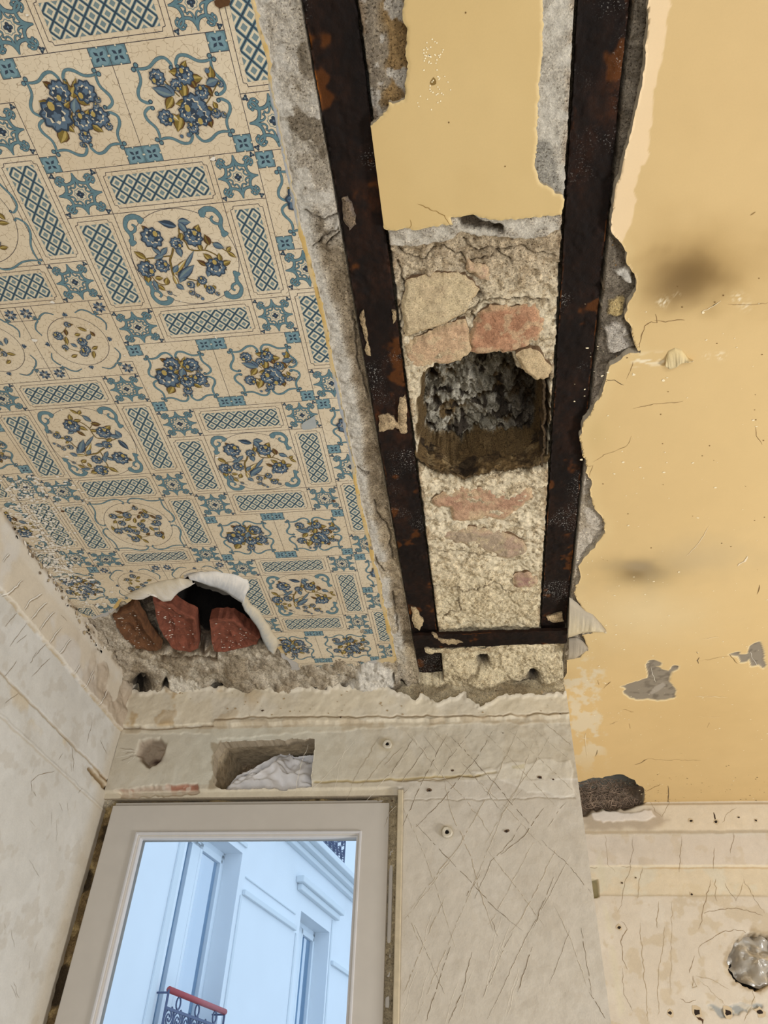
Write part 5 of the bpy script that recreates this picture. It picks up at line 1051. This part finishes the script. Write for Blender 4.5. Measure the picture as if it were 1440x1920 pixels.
b2 = ss(.800, .792, V)*ss(.703, .712, V); B.paint(ss(.005, .001, np.abs(V-.797+.002*f2))*.6, rgb(226, 214, 188)); B.paint(b2*.6, rgb(212, 198, 168)); B.paint(b2*ss(0, .4, f4)*.5, rgb(206, 204, 190)); B.h -= .002*b2; B.paint(ss(.003, .0005, np.abs(V-.790+.002*f2))*ss(.45, .55, U)*.6, rgb(176, 146, 100)); B.paint(ss(.003, .0005, np.abs(V-.706+.002*f2))*.4, rgb(170, 158, 130))
B.paint((V < .89)*(V > .80)*.35, rgb(206, 196, 186)); B.paint(ss(.02, .0, np.abs(U-.36))*ss(.88, .8, V)*ss(0, .3, f4)*.5, rgb(206, 200, 176))
SB = lambda L: [(1080+a/4, 1440+b_/4) for a, b_ in L]
# broken-out pocket with fibres
pk = B.poly(SB([(0, 110), (200, 100), (420, 80), (520, 170), (520, 260), (440, 300), (300, 330), (100, 350), (0, 370)]), 3, 6, 5); B.h -= .026*ss(-3, 8, pk)+.006*f2*ss(-3, 3, pk); B.paint(ss(-3, 3, pk)*.9, rgb(112, 96, 80)); B.paint(ss(-3, 3, pk)*ss(.1, .4, f2)*.6, rgb(160, 144, 126))
m = B.poly(SB([(40, 340), (600, 330), (700, 400), (560, 470), (60, 480)]), 4, 8, 6); B.paint(ss(-6, 6, m)*.6, rgb(164, 148, 128))
m = B.poly(SB([(110, 350), (200, 330), (330, 345), (560, 325), (600, 380), (420, 405), (200, 425), (130, 400)]), 2, 6, 7); B.paint(ss(-1, 2, m)*.9, rgb(224, 216, 206)); B.h += .003*ss(-1, 2, m)
# round opening with plastic
ring = np.hypot(x-1416, (y-1803)*.95); k = ss(52, 44, ring+3*fbm(x/10, y/10, 3, 3)); B.h -= .055*k; B.paint(ss(62, 48, ring+8*fbm(x/14, y/14, 3, 5))*.8, rgb(168, 152, 126)); B.paint(k, rgb(112, 98, 80))
B.sd = np.where(ring < 38, -(38-ring), np.minimum(ring-38, 50.))
for i, L in enumerate([[(215, 500), (230, 620), (250, 740), (295, 780)], [(430, 510), (410, 740), (350, 960), (310, 1080)], [(790, 515), (785, 640), (775, 780)], [(1040, 600), (1030, 760)], [(500, 740), (460, 980)], [(340, 1150), (385, 1210), (335, 1300), (350, 1440), (385, 1510)], [(350, 1500), (360, 1700), (430, 1830)], [(480, 1160), (510, 1500), (530, 1750), (535, 1900)], [(665, 1190), (650, 1370), (620, 1540), (615, 1850)], [(720, 1000), (720, 1350), (705, 1700)], [(1010, 840), (975, 1000), (950, 1080), (920, 1210)], [(1260, 830), (1310, 920), (1360, 1010), (1415, 1090)], [(1120, 860), (1160, 940), (1200, 1000)], [(1260, 850), (1200, 1000)], [(920, 1350), (1000, 1290), (1100, 1230), (1230, 1220), (1320, 1240)], [(920, 1350), (925, 1400), (940, 1430)], [(890, 1410), (850, 1540)], [(900, 1560), (1000, 1580), (1090, 1630), (1150, 1660)], [(930, 1600), (1030, 1690), (1120, 1780)], [(870, 1560), (905, 1640), (870, 1650), (880, 1560)], [(1050, 830), (1045, 960), (1060, 1000)], [(1180, 490), (1160, 640)], [(1090, 420), (1130, 350), (1200, 310)], [(1320, 1640), (1340, 1720), (1260, 1900)], [(960, 1090), (1080, 1060), (1200, 1050), (1400, 1110)], [(780, 1730), (850, 1760), (900, 1740)], [(610, 1200), (620, 1000)], [(340, 740), (420, 745)], [(550, 260), (640, 380), (700, 260)], [(100, 745), (160, 745)]]):
    B.strip(SB(L), r.choice([.9, 1.2, 1.6]), rgb(*r.choice([(160, 142, 112), (172, 156, 128), (142, 122, 94)])), 1.2, 800+i, .0006)
for i, (a, b_, rr_) in enumerate([(857, 408, .006), (1043, 415, .007), (1212, 382, .004), (1341, 405, .005), (868, 946, .005), (448, 823, .003), (322, 1197, .007), (705, 1838, .008), (905, 1832, .012), (1140, 1835, .012), (1380, 1830, .010), (345, 862, .004)]):
    q = SB([(a, b_)])[0]; u, v = B.un(*q); B.spot(u, v, rr_*1.3, rgb(196, 180, 152), i+5, 9, .0008); B.spot(u, v, rr_*.8, rgb(40, 30, 24), i, 9, .0012, .75)
B.strip(SB([(1025, 345), (1035, 385), (1043, 410)]), 4, rgb(60, 46, 36), .5, 5); B.strip(SB([(905, 1835), (925, 1880), (950, 1920)]), 9, rgb(74, 52, 34), 2, 6)
m = B.poly(SB([(985, 1780), (1180, 1775), (1400, 1775), (1400, 1800), (1260, 1820), (1190, 1850), (1150, 1870), (1060, 1850), (1000, 1810)]), 3, 6, 9); B.paint(ss(-2, 2, m)*.8, rgb(142, 148, 150)); B.paint(ss(-2, 2, m)*ss(.1, .4, f2), rgb(196, 190, 176)); B.h -= .004*ss(-2, 2, m)
m = B.poly(SB([(115, 830), (160, 835), (172, 965), (130, 975)]), .6, 6, 10); B.h -= .02*ss(-1, 1, m); B.paint(ss(-1, 1, m), rgb(168, 160, 128))
o = B.build('wall_back', M_plaster, None, .05, rgb(120, 104, 84)); tag(o, kind='structure')
m = MB(); m.box((.6, BY+.05, .38), (.95, BY+.14, .70)); o = m.build('wall_cavity', M_black); tag(o, kind='structure')  # black block standing in for the shade inside the round hole

# ---- rest of the room shell, unseen but real
m = MB(); m.box((WX-.2, -3.3, -1.56), (2.95, BY+.1, -1.5)); o = m.build('floor', M_floor); tag(o, kind='structure')
m = MB(); m.box((WX-.2, -3.3, 1.16), (2.95, BY+.3, 1.24)); o = m.build('upper_slab', M_room); tag(o, kind='structure')
m = MB(); m.box((WX-.2, -3.35, -1.5), (2.95, -3.2, 1.16)); o = m.build('wall_rear', M_room); tag(o, kind='structure')
m = MB(); m.box((2.85, -3.2, -1.5), (2.95, BY+.1, 1.16)); o = m.build('wall_right', M_room); tag(o, kind='structure')
m = MB(); m.box((WX-.2, -3.2, -1.5), (WX-.03, WY+.3, 1.16)); o = m.build('wall_left_core', M_room); tag(o, kind='structure')
m = MB(); m.box((WX-.03, WY+.165, .70), (CX-.07, WY+.30, 1.16)); m.box((CX-.42, WY+.165, -1.5), (CX-.07, WY+.30, .70)); m.box((WX-.03, WY+.165, -1.5), (-.96, WY+.3, .70)); o = m.build('wall_outer_core', M_room); tag(o, kind='structure')
m = MB(); m.box((CX-.05, BY+.15, -1.5), (2.95, BY+.3, 1.16)); o = m.build('wall_back_core', M_room); tag(o, kind='structure')

# ================================================================== window
win = empty('window_1', (-.58, WY+.03, -.3)); tag(win, kind='structure')
def at(px_, py_, Y): p = onY(px_, py_, Y); return p[0], p[2]
# dark raw masonry edge in the joint round the casing
J = Surf('Y', WY+.03, ar(-.965, -.195, .0035), np.concatenate([ar(-1.2, .15, .2)[:-1], ar(.15, .70, .0035)])); J.h = .006*J.f(12, 4, 3)+.003*J.f(60, 3, 4); J.c[:] = rgb(120, 100, 68); J.paint(ss(0, .4, J.f(30, 4, 7)), rgb(168, 146, 102)); J.paint(ss(.2, .5, J.f(18, 3, 9)), rgb(62, 50, 34))
J.h += .014*ss(-.3, -.25, J.U); J.paint(ss(-.3, -.25, J.U)*.8, rgb(178, 166, 140)); J.h += .016*ss(.9, .3, J.f(9, 4, 12))*ss(-.9, -.92, J.U)*ss(.1, .4, J.f(7, 4, 13)); J.paint(ss(-.9, -.92, J.U)*ss(.15, .3, J.f(7, 4, 13)), rgb(190, 180, 160))
J.sd = -np.minimum(np.minimum(J.U+.90, -.26-J.U), .64-J.V)*1000
J.build('raw_joint', M_rough, win)
gx0, gx1, gz1 = -.838, -.309, .594
ox0, ox1, oz1 = -.930, -.233, .673
Yf = WY+.006
def frame_ring(m, a, b, y0, y1, z0=-1.2):
    """a = outer (x0, x1, ztop), b = inner; mitred top and stiles in one piece"""
    P = [(a[0], z0), (a[0], a[2]), (a[1], a[2]), (a[1], z0), (b[1], z0), (b[1], b[2]), (b[0], b[2]), (b[0], z0)]
    vs = [(p[0], y0, p[1]) for p in P]+[(p[0], y1, p[1]) for p in P]
    fs = [(0, 1, 6, 7), (1, 2, 5, 6), (2, 3, 4, 5)]; fs = fs+[tuple(i+8 for i in f)[::-1] for f in fs]+[(i, i+8, (i+1) % 8+8, (i+1) % 8) for i in range(8)]
    m.add(vs, fs)
m = MB(); frame_ring(m, (ox0, ox1, oz1), (gx0-.004, gx1+.004, gz1+.004), Yf, Yf+.045); m.build('sash', M_frame, win, .002)
m = MB(); m.box((ox1+.002, Yf+.010, -1.2), (ox1+.011, Yf+.05, oz1+.004)); m.box((ox0, Yf+.012, oz1+.001), (ox1, Yf+.05, oz1+.011)); m.build('casing', M_frame, win, .002)
m = MB(); frame_ring(m, (gx0-.013, gx1+.013, gz1+.013), (gx0-.007, gx1+.007, gz1+.007), Yf-.004, Yf+.02); m.build('glazing_bead', M_frame_edge, win, .0015)
m = MB(); frame_ring(m, (gx0-.0069, gx1+.0069, gz1+.0069), (gx0, gx1, gz1), Yf+.004, Yf+.02); m.build('glazing_bead', M_frame_edge, win, .0015)
gm, nt, p = newmat('window_glass'); p.inputs['Base Color'].default_value = (1, 1, 1, 1); p.inputs['Roughness'].default_value = .0; p.inputs['Transmission Weight'].default_value = 1; p.inputs['IOR'].default_value = 1.45
tr_ = N(nt, 'ShaderNodeBsdfTransparent'); gl_ = N(nt, 'ShaderNodeBsdfGlossy'); gl_.inputs['Roughness'].default_value = .02; fr_ = N(nt, 'ShaderNodeFresnel'); fr_.inputs[0].default_value = 1.25; mx_ = N(nt, 'ShaderNodeMixShader')
nt.links.new(fr_.outputs[0], mx_.inputs[0]); nt.links.new(tr_.outputs[0], mx_.inputs[1]); nt.links.new(gl_.outputs[0], mx_.inputs[2]); nt.links.new(mx_.outputs[0], nt.nodes['Material Output'].inputs[0])
m = MB(); m.box((gx0-.008, Yf+.022, -1.2), (gx1+.008, Yf+.026, gz1+.008)); m.build('glass_pane', gm, win)
m = MB(); m.box((-.200-.012, WY-.006, -1.2), (-.203+.004, WY+.02, .70)); o = m.build('joint_cover_strip', flat('worn_cream_paint', (190, 178, 152), .7, .12, 40, .4), win, .002)

# ================================================================== things on the walls
def plug(Y, px_, py_, R_, label, col=(196, 188, 170)):
    X, Z_ = at(px_, py_, Y-.004); e_ = empty('wall_plug', (X, Y-.004, Z_)); tag(e_, label, 'wall plug', 'wall plugs in the window wall'); m = MB(); n = 18; vs = []
    prof = [(1, .004), (1, -.001), (.82, -.0025), (.45, -.002), (.38, .0), (.36, .004)]
    for (s_, d_) in prof:
        for k in range(n): a = 2*math.pi*k/n; w_ = 1+.06*math.sin(3*a+px_); vs.append((X+R_*s_*w_*math.cos(a), Y-.004+d_, Z_+R_*s_*w_*math.sin(a)))
    m.add(vs, [(L*n+k, L*n+(k+1) % n, (L+1)*n+(k+1) % n, (L+1)*n+k) for L in range(len(prof)-1) for k in range(n)])
    m.build('collar', flat('plug_filler', col, .8, .15, 200, .5), e_)
    m = MB(); m.add([(X+R_*.37*math.cos(2*math.pi*k/12), Y-.0025, Z_+R_*.37*math.sin(2*math.pi*k/12)) for k in range(12)], [tuple(range(12))]); m.build('bore', M_black, e_)  # bore is a flat black disc, its inner shade painted
plug(WY, 726, 1395, .0115, 'chipped round wall plug in the band above the window corner')
plug(WY, 838, 1560, .0125, 'round filled wall plug with a black bore right of the window')
# white bag stuffed into the niche
bm = bmesh.new(); nxs, nys = 90, 44
def bagpos(a, b_):
    X = -.674+.248*a; base = .712
    topz = base+np.interp(a, [0, .12, .3, .45, .55, .62, .7, .85, 1], [.020, .058, .074, .100, .128, .126, .106, .112, .114])
    Z_ = base+(topz-base)*math.sin(min(b_, 1)*math.pi/2)
    w = float(fbm(np.array([a*3.2+b_*1.2]), np.array([b_*1.6+a]), 2, 9)[0]); rdg = 1-abs(float(fbm(np.array([a*3-b_*2+4]), np.array([b_*3+a*2.2]), 3, 15)[0]))*1.6
    Y_ = WY+.040+.055*b_**1.6-.010*math.sin(a*math.pi)+.016*w-.020*(rdg-.6)
    return (X, max(Y_, WY+.008), Z_+.007*w+.007*(rdg-.6))
g = [[bm.verts.new(bagpos(i/nxs, j/nys)) for i in range(nxs+1)] for j in range(nys+1)]
for j in range(nys):
    for i in range(nxs): bm.faces.new((g[j][i], g[j][i+1], g[j+1][i+1], g[j+1][i]))
me = bpy.data.meshes.new('white_bag'); bm.to_mesh(me); bm.free(); setcol(me, np.tile(rgb(238, 238, 240), (len(me.vertices), 1)))
o = link('crumpled_bag', me, M_cloth, None, True); s_ = o.modifiers.new('solid', 'SOLIDIFY'); s_.thickness = .002; tag(o, 'white crumpled plastic bag stuffed into the rectangular wall niche over the window', 'bag')
# plastic film in the round opening
pm, nt, p = newmat('clear_film'); p.inputs['Base Color'].default_value = (*L3(196, 190, 178), 1); p.inputs['Roughness'].default_value = .28; p.inputs['Transmission Weight'].default_value = .35; p.inputs['Specular IOR Level'].default_value = .8
c0 = onY(1418, 1803, BY+.02); bm = bmesh.new(); vs = []; nr, na = 12, 48; rowv = []
for i in range(nr+1):
    rowv.append([bm.verts.new((c0[0]+.080*i/nr*math.cos(2*math.pi*k/na), BY+.030-.02*(1-(i/nr)**2)+.022*float(fbm(np.array([math.cos(2*math.pi*k/na)*i/nr*2.3+3]), np.array([math.sin(2*math.pi*k/na)*i/nr*2.3]), 4, 4)[0]), c0[2]+.072*i/nr*math.sin(2*math.pi*k/na))) for k in range(na)])
for i in range(nr):
    for k in range(na): bm.faces.new((rowv[i][k], rowv[i][(k+1) % na], rowv[i+1][(k+1) % na], rowv[i+1][k]))
me = bpy.data.meshes.new('film'); bm.to_mesh(me); bm.free(); o = link('plastic_film', me, pm, None, True); tag(o, 'clear crinkled plastic film pushed into the round hole in the back wall', 'plastic film')
# hair fibres in the broken pocket by the corner
m = MB(); rf = random.Random(3)
for i in range(170):
    a, b_ = rf.uniform(1084, 1195), rf.uniform(1468, 1520); p0 = onY(a, b_, BY+.012); ang = rf.gauss(.1, .5); L = rf.uniform(.04, .11); pts = []
    for k in range(6): t = k/5; pts.append((p0[0]+L*(t-.5)*math.cos(ang), p0[1]-.012*math.sin(t*math.pi)+rf.uniform(-.004, .004), p0[2]+L*(t-.5)*math.sin(ang)*.5+.014*math.sin(t*math.pi)*rf.choice([-1, 1])))
    m.tube(pts, rf.choice([.0005, .0009, .0015]), 4)
o = m.build('hair_fibres', flat('fibre', (146, 126, 108), .9, .5, 40)); tag(o, 'dark matted hair fibres in the broken pocket where back wall meets yellow ceiling', 'fibres', kind='stuff')

# ================================================================== building across the court
AF = math.radians(8.54); CF = 3.6
UD = Vector((math.sin(AF), math.cos(AF), 0)); ND = Vector((math.cos(AF), -math.sin(AF), 0))
def F(u, d, z): v = UD*u-ND*(CF-d); return (v.x, v.y, z)     # d = out of the facade, towards us
bld = empty('building', F(8, 0, -1.5)); tag(bld, 'white rendered apartment building across the court seen through the window', 'building')
def fbox(m, u0, u1, d0, d1, z0, z1, k=0): m.box((u0, d0, z0), (u1, d1, z1), k, F)
wins = [(6.20, 7.30, .30, 2.395), (9.04, 10.07, .60, 2.285), (9.05, 10.1, 3.02, 5.2)]
m = MB(); us = [1.0, 6.20, 7.30, 9.04, 10.07, 14.0]
fbox(m, 1.0, 6.20, -.3, 0, -6, 7); fbox(m, 7.30, 9.04, -.3, 0, -6, 7); fbox(m, 10.07, 16, -.3, 0, -6, 7)
fbox(m, 6.20, 7.30, -.3, 0, -6, .30); fbox(m, 6.20, 7.30, -.3, 0, 2.395, 7); fbox(m, 9.04, 10.07, -.3, 0, -6, .6); fbox(m, 9.04, 10.07, -.3, 0, 2.285, 3.02); fbox(m, 9.04, 10.07, -.3, 0, 5.2, 7)
m.build('facade_wall', M_facade, bld)
for q in ((7.42, 8.88, 0, .035, 2.04, 2.09), (7.44, 8.86, 0, .015, 2.20, 2.215), (10.2, 12, 0, .035, 1.95, 2.0)):
    m = MB(); fbox(m, *q); m.build('moulding', M_facade_trim, bld, .006)
m = MB(); fbox(m, 8.78, 10.33, 0, .10, 2.53, 2.60); fbox(m, 8.84, 10.27, 0, .06, 2.46, 2.53); m.build('window_hood', M_facade_trim, bld, .01)
m = MB(); fbox(m, 1, 16, 0, .07, 2.84, 2.90); fbox(m, 1, 16, 0, .14, 2.90, 2.96); fbox(m, 1, 16, 0, .22, 2.96, 3.03); fbox(m, 1, 16, 0, .17, 3.03, 3.08); m.build('cornice', M_facade_trim, bld, .01)
for q in ((6.05, 6.13, 0, .02, -6, 2.84), (6.15, 7.36, 0, .02, 2.46, 2.50), (7.38, 7.42, 0, .012, -6, 2.03), (8.92, 8.96, 0, .012, -6, 2.03), (10.12, 10.16, 0, .012, -6, 2.44)):
    m = MB(); fbox(m, *q); m.build('facade_band', M_facade_trim, bld, .004)
fg, nt, p = newmat('window_pane_glass'); p.inputs['Base Color'].default_value = (*L3(120, 160, 195), 1); p.inputs['Roughness'].default_value = .05; p.inputs['Alpha'].default_value = .35
for i, (u0, u1, z0, z1) in enumerate(wins):
    D = -.19; m = MB(); t = .06
    for a, b_, c_, d_ in ((u0, u0+t, z0, z1), (u1-t, u1, z0, z1), (u0, u1, z1-t, z1), (u0, u1, z0, z0+t)): fbox(m, a, b_, D-.05, D, c_, d_)
    um = (u0+u1)/2
    for ua, ub in ((u0+t, um), (um, u1-t)):
        for a, b_, c_, d_ in ((ua, ua+.05, z0+t, z1-t), (ub-(.17 if ub == um else .05), ub, z0+t, z1-t), (ua, ub, z1-t-.06, z1-t), (ua, ub, z0+t, z0+t+.08)): fbox(m, a+.002, b_-.002, D-.03, D+.02, c_, d_)
    wn = m.build('window', M_fwin, bld, .004)
    g = MB(); fbox(g, u0+t, u1-t, D-.022, D-.016, z0+t, z1-t); g.build('pane', fg, wn)
    g = MB(); n = 40; vs = []
    ub = u0+.60*(u1-u0)+.3*(i > 0)
    for k in range(n+1):
        u = u0+(min(ub, u1)-u0)*k/n; dd = D-.12+.02*math.sin(k*1.3)
        vs += [F(u, dd, z0), F(u, dd, z1)]
    g.add(vs, [(2*k, 2*k+2, 2*k+3, 2*k+1) for k in range(n)]); g.build('curtain', M_curtain, wn)
    g = MB(); fbox(g, u0, u1, D-.32, D-.3, z0, z1); g.build('dim_interior', M_dim, wn)
def railing(u0, u1, z, low, d=.10, red=True):
    m = MB(); fbox(m, u0, u1, d-.008, d+.008, z-.13, z-.11); fbox(m, u0, u1, d-.008, d+.008, low, low+.02)
    for k in range(3): uc = u0+(u1-u0)*(.18+.32*k); m.tube([F(uc+.035*math.cos(a), d, z-.065+.042*math.sin(a)) for a in np.linspace(0, 2*math.pi, 14)], .007, 5)
    for k in range(7):
        uc = u0+(u1-u0)*(k+.5)/7
        for zc_ in np.arange(low+.10, z-.16, .17):
            for sg in (-1, 1):
                m.tube([F(uc+sg*(.012+.0052*q)*math.cos(q*.55+.4), d, zc_+sg*(.010+.0052*q)*math.sin(q*.55+.4)) for q in range(14)], .0065, 5)
        m.tube([F(uc-(u1-u0)/14, d, low), F(uc-(u1-u0)/14, d, z-.11)], .006, 5)
    m.tube([F(u1, d, low), F(u1, d, z)], .010, 5); m.tube([F(u0, d, low), F(u0, d, z)], .010, 5)
    for uu in (u0, u1): m.tube([F(uu, d, z-.02), F(uu, -.02, z-.02)], .008, 5)
    rl = m.build('balcony_railing', M_iron, bld); m = MB(); m.tube([F(u0, d, z), F(u1, d, z)], .024, 8); m.build('handrail', M_redrail if red else M_iron, rl, smooth=True)
railing(6.18, 7.22, 1.035, .25)
railing(9.0, 10.1, 3.85, 3.10, .12, False)
# ground of the court
m = MB(); m.box((-12, 2.2, -7), (8, 20, -6)); o = m.build('court_ground', M_floor); tag(o, kind='structure')
